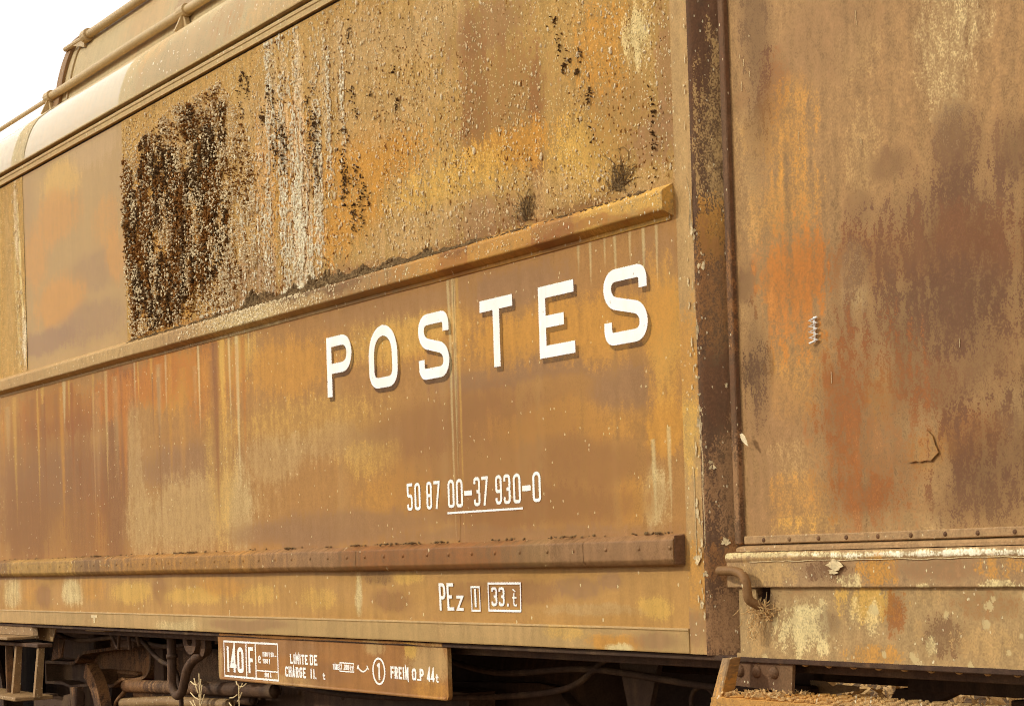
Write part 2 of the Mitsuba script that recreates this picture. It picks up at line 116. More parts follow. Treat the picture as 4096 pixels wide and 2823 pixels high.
paint('roof_paint', stained((194, 168, 120), [(-2.2, 3.6, .5, .1, 'V', .35), (-1.2, 3.6, .4, .1, 'T', .6), (-2.6, 3.75, .2, .1, 'T', .5), (-1.7, 3.75, .2, .15, 'B', .3)], 14.0, edge=.9, grain=.30, streak=.22, specks=(90, .06, (250, 240, 214))), .7, .3, bump_fine, .0016)
paint('glossy_roof_paint', stained((194, 168, 120), [(-3.6, 3.56, .6, .05, 'T', .3)], 15.0, edge=.8, grain=.10, streak=.10), .14, .6, bump_fine, .0002, coat=1.0)
paint('gutter_paint', stained((198, 164, 108), [(-4, 3.45, .8, .2, 'T', .5)], 16.0, edge=.7, grain=.22, streak=.16, specks=(90, .06, (246, 232, 196))), .6, .14, bump_fine, .002)
paint('raised_roof_paint', stained((188, 160, 108), [(-3.6, 4.2, .3, .2, 'T', .6), (-3.1, 4.15, .12, .2, 'V', .5), (-2.9, 4.2, .1, .15, 'V', .5)], 17.0, edge=.6, grain=.12, streak=.18), .6, .35, bump_fine, .001)
paint('pipe_paint', stained((192, 160, 108), [], 18.0, edge=.4, grain=.12, streak=.08), .5, .4)
paint('iron', stained((86, 60, 40), [(-4.3, .9, .4, .1, 'B', .5), (-3.9, .85, .3, .1, 'B', .6), (-3.2, .9, .3, .1, 'V', .4)], 19.0, edge=.9, grain=.4, streak=.14), .75, .3, bump_coarse, .003)
paint('dark_iron', stained((72, 50, 34), [], 20.0, edge=.8, grain=.4, streak=.14), .8, .25)
paint('step_paint', stained((156, 120, 76), [(1.5, 1.05, .3, .1, 'O', .7), (2.0, 1.05, .3, .1, 'T', .6)], 21.0, edge=.9, grain=.34, streak=.2, specks=(120, .06, (244, 228, 186))), .65, .35, bump_fine, .002)
paint('white_paint', stained((253, 246, 233), [], 22.0, gain=1.1, edge=.4, grain=.06, streak=.05, specks=(160, .010, (196, 160, 110))), .5, .4)
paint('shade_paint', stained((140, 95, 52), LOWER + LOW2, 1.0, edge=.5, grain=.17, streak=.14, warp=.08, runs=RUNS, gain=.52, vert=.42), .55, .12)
paint('chip_paint', stained((222, 194, 142), [], 23.0, edge=.6, grain=.45, streak=.2), .6, .35)
paint('moss_green', stained((92, 66, 38), [], 24.0, edge=.9, grain=.8, streak=.0), .95, .1, two=False)
paint('moss_rusty', stained((140, 92, 42), [], 25.0, edge=.9, grain=.6, streak=.0), .95, .1, two=False)
paint('lichen_pale', stained((238, 214, 168), [], 26.0, edge=.9, grain=.25, streak=.0), .9, .15, two=False)
paint('lichen_white', stained((248, 234, 198), [], 33.0, edge=.9, grain=.12, streak=.0), .9, .15, two=False)
paint('moss_grey', stained((128, 102, 68), [], 27.0, edge=.9, grain=.5, streak=.0), .95, .1, two=False)
paint('straw', lin((236, 206, 150)), .7, .3)
paint('leaf_dry', stained((206, 164, 104), [], 28.0, edge=.9, grain=.5, streak=.2), .7, .3)
paint('white_plastic', lin((254, 250, 240)), .4, .5)
paint('ground_soil', stained((84, 64, 43), [], 29.0, edge=.9, grain=.5, streak=0), .95, .1)
paint('stone_pale', stained((226, 208, 176), [], 30.0, edge=.9, grain=.25, streak=0), .9, .2)
paint('ballast_stone', stained((88, 70, 50), [], 31.0, edge=.9, grain=.4, streak=0), .9, .2)

# ---------------------------------------------------------------- mesh helpers
cat = trimesh.util.concatenate
def add(key, mesh, mat, smooth=False, label=None, category=None, group=None, kind=None, uv=None):
    k, i = key, 0
    while k in scene:
        i += 1; k = f'{key}_{i:03d}'
    scene[k] = mikit.ply(mesh, mat, smooth=smooth, **({'uv': uv} if uv is not None else {}))
    tag(k, label, category, group, kind)
    return k
def tag(k, label=None, category=None, group=None, kind=None):
    d = {a: b for a, b in (('label', label), ('category', category), ('group', group), ('kind', kind)) if b}
    if d: labels[k] = d
W = 'mail_wagon'
tag(W, 'rusty postal railway wagon with white lettering, filling the whole picture', 'railway wagon')
def part(name, mesh, mat, smooth=False, **kw): return add(f'{W}__{name}', mesh, mat, smooth, **kw)

def hull(pts): return trimesh.convex.convex_hull(np.asarray(pts, float))
def bx(x0, x1, y0, y1, z0, z1, b=.002):
    p = []
    for a in (0, 1):
        for c in (0, 1):
            for d in (0, 1):
                X, Y, Z = (x0, x1)[a], (y0, y1)[c], (z0, z1)[d]
                sx, sy, sz = (b, -b)[a], (b, -b)[c], (b, -b)[d]
                p += [(X, Y + sy, Z + sz), (X + sx, Y, Z + sz), (X + sx, Y + sy, Z)]
    return hull(p)
def tube(pts, r, n=12, caps=True):
    p = np.asarray(pts, float); t = np.gradient(p, axis=0); t /= np.linalg.norm(t, axis=1, keepdims=True)
    ref = np.array([0, 0, 1.]) if abs(t[:, 2]).max() < .95 else np.array([.3, 1., .1])
    a = np.cross(t, ref); a /= np.linalg.norm(a, axis=1, keepdims=True); b = np.cross(t, a)
    rr = np.broadcast_to(r, (len(p),)); an = np.arange(n) * 2 * np.pi / n
    v = p[:, None] + rr[:, None, None] * (np.cos(an)[None, :, None] * a[:, None] + np.sin(an)[None, :, None] * b[:, None])
    f = []
    for i in range(len(p) - 1):
        for j in range(n):
            q = [i * n + j, i * n + (j + 1) % n, (i + 1) * n + (j + 1) % n, (i + 1) * n + j]; f += [[q[0], q[1], q[2]], [q[0], q[2], q[3]]]
    v = v.reshape(-1, 3)
    if caps:
        for i, o in ((0, 1), (len(p) - 1, 0)):
            c = len(v); v = np.vstack([v, p[i]])
            for j in range(n):
                q = [i * n + j, i * n + (j + 1) % n]; f.append([c, q[1], q[0]] if o else [c, q[0], q[1]])
    m = trimesh.Trimesh(v, f, process=False); m.fix_normals(); return m
def smooth_path(pts, n=8):
    p = np.asarray(pts, float); out = []
    P = np.vstack([2 * p[0] - p[1], p, 2 * p[-1] - p[-2]])
    for i in range(1, len(P) - 2):
        for t in np.linspace(0, 1, n, endpoint=False):
            a, b, c, d = P[i - 1:i + 3]
            out.append(.5 * (2 * b + (c - a) * t + (2 * a - 5 * b + 4 * c - d) * t * t + (3 * b - a - 3 * c + d) * t ** 3))
    return np.array(out + [p[-1]])
def xz(poly, y0, y1):
    """a shapely outline in x, z made into a plate between y0 (front) and y1"""
    ms = []
    for g in getattr(poly, 'geoms', [poly]):
        if g.is_empty or g.geom_type != 'Polygon': continue
        m = trimesh.creation.extrude_polygon(g, abs(y1 - y0), engine='earcut'); v = m.vertices
        m.vertices = np.stack([v[:, 0], max(y0, y1) - v[:, 2], v[:, 1]], 1); m.fix_normals(); ms.append(m)
    return cat(ms)
def sweep_x(profile, xs, wob=None):
    """a closed (y, z) profile carried along x; wob(x, y, z) -> (dy, dz)"""
    pr = np.asarray(profile, float); n = len(pr); xs = np.asarray(xs, float)
    v = np.array([[x, y, z] for x in xs for y, z in pr])
    if wob is not None:
        dy, dz = wob(v[:, 0], v[:, 1], v[:, 2]); v[:, 1] += dy; v[:, 2] += dz
    f = []
    for i in range(len(xs) - 1):
        for j in range(n):
            a, b, c, d = i * n + j, i * n + (j + 1) % n, (i + 1) * n + (j + 1) % n, (i + 1) * n + j; f += [[a, b, c], [a, c, d]]
    tri = trimesh.creation.triangulate_polygon(Polygon(pr), engine='earcut')[1] if False else None
    c0, c1 = len(v), len(v) + 1
    v = np.vstack([v, v[:n].mean(0), v[-n:].mean(0)])
    for j in range(n):
        f += [[c0, (j + 1) % n, j], [c1, (len(xs) - 1) * n + j, (len(xs) - 1) * n + (j + 1) % n]]
    m = trimesh.Trimesh(v, f, process=False); m.fix_normals(); return m
def nz(x, z, s=0): return meshkit.fbm(np.stack([x, z, np.zeros_like(x) + s], -1), 3, int(s * 10)) - .5
def sheet(x0, x1, z0, z1, y, step, disp=None, sz=None):
    """a slightly uneven steel sheet facing -y; returns (mesh, uv)"""
    nx, nzv = max(2, int((x1 - x0) / step) + 1), max(2, int((z1 - z0) / (sz or step)) + 1)
    X, Z = np.meshgrid(np.linspace(x0, x1, nx), np.linspace(z0, z1, nzv), indexing='ij')
    x, z = X.ravel(), Z.ravel(); yy = np.full_like(x, y) + (disp(x, z) if disp else 0)
    i = np.arange(nx * nzv).reshape(nx, nzv); a, b, c, d = i[:-1, :-1], i[1:, :-1], i[1:, 1:], i[:-1, 1:]
    f = np.vstack([np.stack([a, b, c], -1).reshape(-1, 3), np.stack([a, c, d], -1).reshape(-1, 3)])
    return trimesh.Trimesh(np.stack([x, yy, z], 1), f, process=False), np.stack([x, z], 1)
def rivet(x, y, z, r=.008, h=.005, ax='y'):
    m = trimesh.creation.icosphere(subdivisions=2, radius=1.0); v = m.vertices
    s = [r, r, r]; s['xyz'.index(ax)] = h
    m.vertices = v * s + [x, y, z]; return m

# ---------------------------------------------------------------- body sheets
d_low = lambda x, z: .0016 * nz(x * 2.2, z * 3, 1)
d_up = lambda x, z: .005 * nz(x * 2.0, z * 2.0, 2)
d_sill = lambda x, z: .012 * nz(x * 2.6, z * 5.0, 3) * np.clip((z - 1.225) / .05, 0, 1) * np.clip((1.40 - z) / .05, 0, 1)
m, uv = sheet(-2.862, 1.085, 2.40, 3.443, 0.0, .025, d_up); part('upper_panel', m, 'upper_paint', True, uv=uv, label='upper side sheet crusted with moss, lichen and pale runs')
m, uv = sheet(-4.20, -2.862, 2.40, 3.443, 0.002, .03, lambda x, z: .003 * nz(x * 2, z * 2, 4)); part('clean_panel', m, 'clean_paint', True, uv=uv, label='smooth orange side sheet left of the moss')
m, uv = sheet(-13, -4.20, 2.40, 3.443, 0.0, .04, d_up); part('upper_panel', m, 'upper_paint', True, uv=uv, label='crusted side sheet at the left edge')
m, uv = sheet(-13, -.088, 1.42, 2.40, 0.0, .03, d_low); part('lower_panel', m, 'lower_paint', True, uv=uv, label='lower side sheet left of the weld seam')
m, uv = sheet(-.082, 1.085, 1.42, 2.40, 0.0, .03, d_low); part('lower_panel', m, 'lower_paint', True, uv=uv, label='lower side sheet right of the weld seam')
part('weld_seam', sweep_x([(.002, 0), (-.0012, .0), (-.0016, .003), (-.0012, .006), (.002, .006)], [0, 1]).apply_transform(np.array([[0, 0, 1, -.088], [0, 1, 0, 0], [.93, 0, 0, 1.45], [0, 0, 0, 1.]])), 'lower_paint')
m, uv = sheet(-13, 1.085, 1.222, 1.42, 0.0, .03, d_sill, .02); part('sill_panel', m, 'sill_paint', True, uv=uv, label='dented sheet below the riveted rail')
# corner post: front face, rounded edge, slanting return to the door
def zprism(outline, z0, z1, nzv):
    o = np.asarray(outline, float); zs = np.linspace(z0, z1, nzv); n = len(o)
    v = np.array([[a, b, z] for z in zs for a, b in o]); f = []
    for i in range(nzv - 1):
        for j in range(n - 1):
            q = [i * n + j, i * n + j + 1, (i + 1) * n + j + 1, (i + 1) * n + j]; f += [[q[0], q[1], q[2]], [q[0], q[2], q[3]]]
    return trimesh.Trimesh(v, f, process=False)
part('corner_plate', zprism([(1.083, .004), (1.0835, -.0015), (1.128, -.0015), (1.146, -.001), (1.154, .0005)], 1.152, 3.443, 60), 'corner_paint', 25, label='tan corner plate between lettering and door')
part('corner_post', zprism([(1.153, .0), (1.160, .002), (1.167, .0065), (1.173, .013), (1.223, .064), (1.227, .072), (1.227, .14), (1.30, .14)], 1.150, 3.452, 60), 'post_paint', 25, label='dark rusty return of the body beside the door')

# rails
BELT = [(.004, 2.4465), (-.001, 2.4465), (-.037, 2.427), (-.0405, 2.4225), (-.041, 2.418), (-.041, 2.377), (-.0395, 2.3725), (-.036, 2.369), (-.001, 2.357), (.004, 2.357)]
wb = lambda x, y, z: (.0025 * nz(x * 3, z * 3, 5) * (y < -.01), .003 * nz(x * 2, z * 0 + 1, 6))
for a, b in ((-13, -3.9), (-3.898, -2.86), (-2.858, -.44), (-.438, 1.072)):
    part('belt_rail', sweep_x(BELT, np.linspace(a, b, max(8, int((b - a) / .04))), wb), 'rail_paint', 35, label={1.072: 'lichen spotted rail above the large letters'}.get(b))
part('belt_rail_flange', sweep_x([(.003, 2.3585), (-.004, 2.3585), (-.0055, 2.355), (-.0055, 2.349), (-.004, 2.347), (.003, 2.347)], np.linspace(-13, 1.06, 200), lambda x, y, z: (.0015 * nz(x * 5, z, 7), .003 * nz(x * 2, z * 0 + 1, 6))), 'rail_paint', 35)
LOWR = [(.004, 1.4825), (-.002, 1.482), (-.034, 1.4705), (-.0395, 1.4675), (-.0415, 1.463), (-.0415, 1.416), (-.0395, 1.4095), (-.030, 1.399), (-.022, 1.3955), (.004, 1.394)]
wl = lambda x, y, z: (.004 * nz(x * 2.5, z * 2, 8) * (y < -.01), .006 * nz(x * 1.6, z * 0 + 2, 9))
segs = ((-13, -2.45), (-2.447, -.722), (-.719, .652), (.655, 1.072))
seg_keys = []
for a, b in segs:
    seg_keys.append(part('lower_rail', sweep_x(LOWR, np.linspace(a, b, max(10, int((b - a) / .03))), wl), 'lower_rail_paint', 35))
labels[seg_keys[-1]] = {'label': 'short end piece of the riveted rail by the corner'}
RX = [-4.34, -4.17, -4.0, -3.84, -3.70, -3.55, -3.41, -3.25, -3.10, -2.97, -2.83, -2.66, -2.51, -2.38, -2.25, -2.09, -1.91, -1.77, -1.64, -1.50, -1.36, -1.22, -1.07, -.93, -.785, -.655, -.52, -.39, -.23, -.095, .045, .18, .32, .47, .605, .765, .92, 1.06]
for rx in RX:
    i = next(j for j, s in enumerate(segs) if s[0] <= rx <= s[1])
    dy = float(wl(np.array([rx]), np.array([-.04]), np.array([1.44]))[0][0])
    add(f'{seg_keys[i]}__rivet', rivet(rx, -.0415 + dy, 1.444, .0062, .0042), 'lower_rail_paint', True)
part('end_cap', bx(1.0722, 1.0745, -.037, .002, 1.398, 1.478, .001), 'post_paint')
# sill strip with its bright edge bead
STR = [(.004, 1.2225), (-.004, 1.2225), (-.0065, 1.2195), (-.0068, 1.2165), (-.0045, 1.2135), (-.0045, 1.158), (-.003, 1.1535), (.001, 1.152), (.004, 1.152)]
part('sill_strip', sweep_x(STR, np.linspace(-13, 1.083, 240), lambda x, y, z: (.0014 * nz(x * 3, z * 2, 11), .0016 * nz(x * 4, z * 0, 12))), 'strip_paint', 35, label='tan strip along the bottom edge of the body')

# ---------------------------------------------------------------- roof
RP = [(-.012, 3.452), (-.012, 3.505), (-.010, 3.53), (-.004, 3.565), (.013, 3.622), (.036, 3.678), (.066, 3.724), (.100, 3.755), (.139, 3.786), (.213, 3.840), (.30, 3.890), (.40, 3.930), (.55, 3.975), (.80, 4.03), (1.1, 4.07), (1.45, 4.085)]
RP = smooth_path(np.array(RP[1:]), 4)
FULL = np.vstack([RP, np.stack([2.9 - RP[::-1, 0], RP[::-1, 1]], 1)])
def vault(x0, x1, off=0.0, dx=.06, pick=None):
    full = FULL if pick is None else FULL[pick[0]:pick[1]]
    xs = np.linspace(x0, x1, max(3, int((x1 - x0) / dx)))
    n = len(full); v = np.array([[x, y, z + off] for x in xs for y, z in full]); v[:, 1] -= off * .8 * (v[:, 1] < .3)
    v[:, 2] += .004 * nz(v[:, 0] * 1.5, v[:, 1] * 3 + v[:, 2], 13)
    f = []
    for i in range(len(xs) - 1):
        for j in range(n - 1):
            q = [i * n + j, (i + 1) * n + j, (i + 1) * n + j + 1, i * n + j + 1]; f += [[q[0], q[1], q[2]], [q[0], q[2], q[3]]]
    return trimesh.Trimesh(v, f, process=False)
part('roof', vault(-2.866, 3.6), 'roof_paint', True, label='dull tan roof sheet with crusted spots')
part('roof', vault(-13, -4.33), 'glossy_roof_paint', True)
part('roof_band', vault(-4.33, -4.133, .002), 'roof_paint', True, label='narrow tan band across the pale roof')
part('roof', vault(-4.133, -2.866), 'glossy_roof_paint', True, label='glossy clean roof sheet left of the dull one')
# gutter: two ledges with a fascia between
part('gutter', sweep_x([(.004, 3.516), (-.017, 3.5155), (-.021, 3.512), (-.020, 3.507), (.004, 3.505)], np.linspace(-13, 3.6, 160), lambda x, y, z: (.002 * nz(x * 3, z, 14), .003 * nz(x * 2, z * 0, 15))), 'gutter_paint', 35)
part('gutter__gap', bx(-13, 3.6, .006, .03, 3.485, 3.512), 'dark_iron')  # dark strip laid in the slot as its recess shade
part('fascia', sweep_x([(.02, 3.493), (-.010, 3.493), (-.013, 3.490), (-.0135, 3.478), (-.010, 3.4755), (-.010, 3.455), (-.013, 3.452), (.02, 3.451)], np.linspace(-13, 3.6, 120), lambda x, y, z: (.002 * nz(x * 2, z, 16), .002 * nz(x * 3, z * 0, 17))), 'gutter_paint', 35)
part('fascia__gap', bx(-13, 3.6, .006, .03, 3.436, 3.455), 'dark_iron')  # same dark strip, colouring the lower slot as if shaded
# raised roof with its rim, seam and pipes
XE = -4.80
RW = smooth_path(np.array([(.40, 3.90), (.425, 4.02), (.445, 4.12), (.475, 4.22), (.515, 4.31), (.555, 4.36), (.61, 4.40), (.70, 4.435), (.9, 4.47), (1.45, 4.50)]), 4)
def rwall(x0, x1, off):
    xs = np.linspace(x0, x1, max(2, int(abs(x1 - x0) / .08))); fl = np.vstack([RW, np.stack([2.9 - RW[::-1, 0], RW[::-1, 1]], 1)]); n = len(fl)
    v = np.array([[x, y, z] for x in xs for y, z in fl]); v[:, 1] += np.where(v[:, 1] < 1.45, -off, off); v[:, 2] += off
    f = []
    for i in range(len(xs) - 1):
        for j in range(n - 1):
            q = [i * n + j, (i + 1) * n + j, (i + 1) * n + j + 1, i * n + j + 1]; f += [[q[0], q[1], q[2]], [q[0], q[2], q[3]]]
    m = trimesh.Trimesh(v, f, process=False)
    ends = []
    for i, x in ((0, xs[0]), (len(xs) - 1, xs[-1])):
        o = v[i * n:(i + 1) * n]; e = trimesh.creation.triangulate_polygon(Polygon(o[:, 1:]), engine='earcut')
        ends.append(trimesh.Trimesh(np.column_stack([np.full(len(e[0]), x), e[0]]), e[1], process=False))
    return cat([m] + ends)
part('raised_roof', rwall(XE, 3.0, 0), 'raised_roof_paint', 30, label='raised pale roof section behind the pipes')
part('raised_roof__rim', rwall(XE - .012, XE + .07, .014), 'lower_rail_paint', 30)
def on_wall(x, s, off=.004):
    i = s * (len(RW) - 1); a = int(min(i, len(RW) - 2)); t = i - a; q = RW[a] * (1 - t) + RW[a + 1] * t
    return (x, q[0] - off, q[1] + off * .5)
seam = [on_wall(XE + .17, s) for s in np.linspace(.05, .36, 8)] + [on_wall(XE + .22, .42), on_wall(XE + .30, .47), on_wall(XE + .42, .50)] + [on_wall(x, .51) for x in np.linspace(XE + .6, 2.9, 20)]
part('raised_roof__seam', tube(smooth_path(seam, 4), .007, 6), 'pipe_paint', True)
part('raised_roof__strut', cat([tube([on_wall(x, s, .01) for s in np.linspace(.02, .75, 14)], .014, 6) for x in (-1.99,)]), 'dark_iron', True, label='dark upright on the raised roof')
part('raised_roof__strut', tube([on_wall(-1.90, s, .01) for s in np.linspace(.02, .75, 14)], .010, 6), 'dark_iron', True)
pipe1 = part('roof_pipe', tube([(x, .40, 4.042 + .002 * math.sin(x * 3)) for x in np.linspace(-4.86, 3.4, 40)], .022, 14), 'pipe_paint', True, label='lower pipe along the roof edge')
part('roof_pipe', tube([(x, .41, 4.042) for x in np.linspace(-13, -4.87, 10)], .013, 10), 'pipe_paint', True, label='thin end of the lower roof pipe')
pipe2 = part('roof_pipe', tube([(x, .475, 4.295) for x in np.linspace(-4.47, 3.4, 30)], .022, 14), 'pipe_paint', True, label='upper pipe along the raised roof')
def bracket(x, parent):
    foot = xz(Polygon([(-.10, -.10), (.07, -.10), (.045, -.075), (.020, -.03), (.022, .0), (-.02, .0), (-.024, -.03), (-.05, -.075)]), -.012, .012)
    web = hull([(sx * .008, sy * .055, -.10) for sx in (-1, 1) for sy in (-1, 1)] + [(sx * .008, sy * .012, -.01) for sx in (-1, 1) for sy in (-1, 1)])
    col = tube([(-.035, 0, 0), (.035, 0, 0)], .031, 14)
    m = cat([foot, web, col]); m.apply_translation([x, .40, 4.042]); add(f'{parent}__bracket', m, 'pipe_paint')
for x in (-4.86, -3.03, -1.2, .63, 2.46): bracket(x, pipe1)
for x in (-4.47, -2.6, -.8, 1.0):
    m = cat([tube([(x - .03, .475, 4.295), (x + .03, .475, 4.295)], .034, 14), hull([(x - .012 + sx, .475 + sy, 4.30) for sx in (0, .024) for sy in (0, .015)] + [(x - .012 + sx, .60, 4.37 + sz) for sx in (0, .024) for sz in (0, .03)])])
    if x == -4.47: m = cat([m, tube([(x - .33, .475, 4.30), (x, .475, 4.295)], .014, 10), xz(Polygon([(x - .20, 4.288), (x - .03, 4.288), (x - .03, 4.24), (x - .10, 4.26)]), .468, .482)])
    add(f'{pipe2}__bracket', m, 'pipe_paint')
# the body's other faces (seen from a step aside, and shading what is under the wagon)
part('floor', bx(-13, 3.6, .012, 2.88, 1.135, 1.150), 'dark_iron')
m, uv = sheet(-13, 3.6, 1.15, 3.5, 2.9, .25); part('far_side', m, 'upper_paint', False, uv=uv)
part('lower_belt', bx(-13, 1.30, .14, .16, 1.14, 3.46), 'dark_iron')

# ---------------------------------------------------------------- door bay on the right
m, uv = sheet(1.268, 3.6, 1.468, 3.46, .05, .03, lambda x, z: .004 * nz(x * 2.2, z * 1.6, 19)); door = part('door', m, 'door_paint', True, uv=uv, label='big mottled rusty door sheet right of the corner')
part('door__edge_bar', bx(1.242, 1.266, .034, .075, 1.447, 3.46, .003), 'post_paint', label='dark upright bar at the left edge of the door')
part('door__edge_bead', tube([(1.236, .05, z) for z in np.linspace(1.45, 3.46, 30)], .004, 6), 'dark_iron', True)
part('door__bottom_strip', sweep_x([(.055, 1.4685), (.045, 1.4685), (.0425, 1.466), (.0425, 1.449), (.045, 1.4465), (.055, 1.4465)], np.linspace(1.272, 3.6, 60), lambda x, y, z: (.0012 * nz(x * 9, z, 20), .0015 * nz(x * 6, z * 0, 21))), 'sill_board_paint', 35)
for x in (1.35, 1.45, 1.56, 1.66, 1.77, 1.88, 1.99, 2.09, 2.20, 2.31, 2.42):
    add(f'{door}__rivet', rivet(x, .0425, 1.457, .006, .004), 'post_paint', True)
part('door_ledge', sweep_x([(.06, 1.4445), (.03, 1.440), (.022, 1.436), (.022, 1.428), (.06, 1.428)], np.linspace(1.262, 3.6, 60), lambda x, y, z: (.001 * nz(x * 9, z, 22), 0 * x)), 'sill_board_paint', 35)
SB = [(.06, 1.4262), (.012, 1.4258), (.004, 1.4235), (.000, 1.418), (-.0015, 1.411), (.000, 1.404), (.004, 1.400), (.004, 1.336), (.006, 1.3335), (.06, 1.3335)]
board = part('sill_board', sweep_x(SB, np.linspace(1.243, 3.6, 90), lambda x, y, z: (.0016 * nz(x * 7, z * 6, 23), .0016 * nz(x * 5, z * 0, 24))), 'sill_board_paint', 35, label='board below the door, its rounded top painted pale like caught sun')
kp = Polygon([(1.272, 1.150), (3.6, 1.150), (3.6, 1.332), (1.398, 1.332), (1.392, 1.288), (1.345, 1.284), (1.340, 1.330), (1.272, 1.330)])
part('kick_panel', xz(kp, .018, .024), 'kick_paint', label='stained kick panel under the sill board')
part('kick_panel__backing', bx(1.30, 1.45, .075, .08, 1.26, 1.34), 'dark_iron')
m, uv = sheet(1.262, 3.6, 1.147, 1.160, .013, .02, lambda x, z: .0025 * nz(x * 20, z * 9, 25), .006); part('kick_panel__bottom_lip', m, 'kick_paint', True, uv=uv)
for i in range(14):
    part('underside_rivet', rivet(1.335 + .087 * i, .030, 1.148, .014, .019, 'z'), 'kick_paint', True)
hr = [(1.205, .050, 1.377), (1.222, .005, 1.379), (1.250, -.026, 1.379), (1.285, -.032, 1.379), (1.318, -.032, 1.377), (1.345, -.032, 1.368), (1.359, -.032, 1.350), (1.362, -.031, 1.325), (1.364, -.026, 1.302), (1.374, .0, 1.285), (1.385, .022, 1.272)]
part('handrail', tube(smooth_path(hr, 5), .0125, 12), 'lower_rail_paint', True, label='bent grab handle at the foot of the corner post')

flap = [(1.905, 1.716), (1.893, 1.708), (1.884, 1.699), (1.879, 1.690), (1.881, 1.682), (1.875, 1.676), (1.878, 1.667), (1.873, 1.659), (1.876, 1.648), (1.874, 1.634), (1.889, 1.631), (1.903, 1.634), (1.915, 1.630), (1.931, 1.633), (1.950, 1.631), (1.962, 1.640), (1.976, 1.650), (1.966, 1.668), (1.958, 1.690), (1.940, 1.706), (1.922, 1.709)]
m = xz(Polygon(flap), .0440, .0452); v = m.vertices; v[:, 1] -= .05 * np.clip(1.9 - v[:, 0], 0, 1) + .06 * np.clip(1.64 - v[:, 2], 0, 1); add(f'{door}__paint_flap', m, 'door_paint', label='plate of old paint lifting off the door')
for x, z, l in ((1.312, 2.745, .010), (1.327, 2.725, .018), (1.316, 2.665, .026), (1.349, 2.69, .014), (1.352, 2.79, .006), (1.748, 2.745, .022), (1.75, 2.725, .012), (2.14, 2.665, .014), (1.53, 2.49, .02), (1.532, 2.455, .008), (1.435, 2.32, .01), (1.752, 2.43, .016), (2.05, 1.90, .02), (1.62, 1.86, .03)):
    add(f'{door}__scratch', tube([(x, .0475, z - l / 2), (x + .0008, .0475, z), (x - .0004, .0475, z + l / 2)], .0009, 4), 'chip_paint')
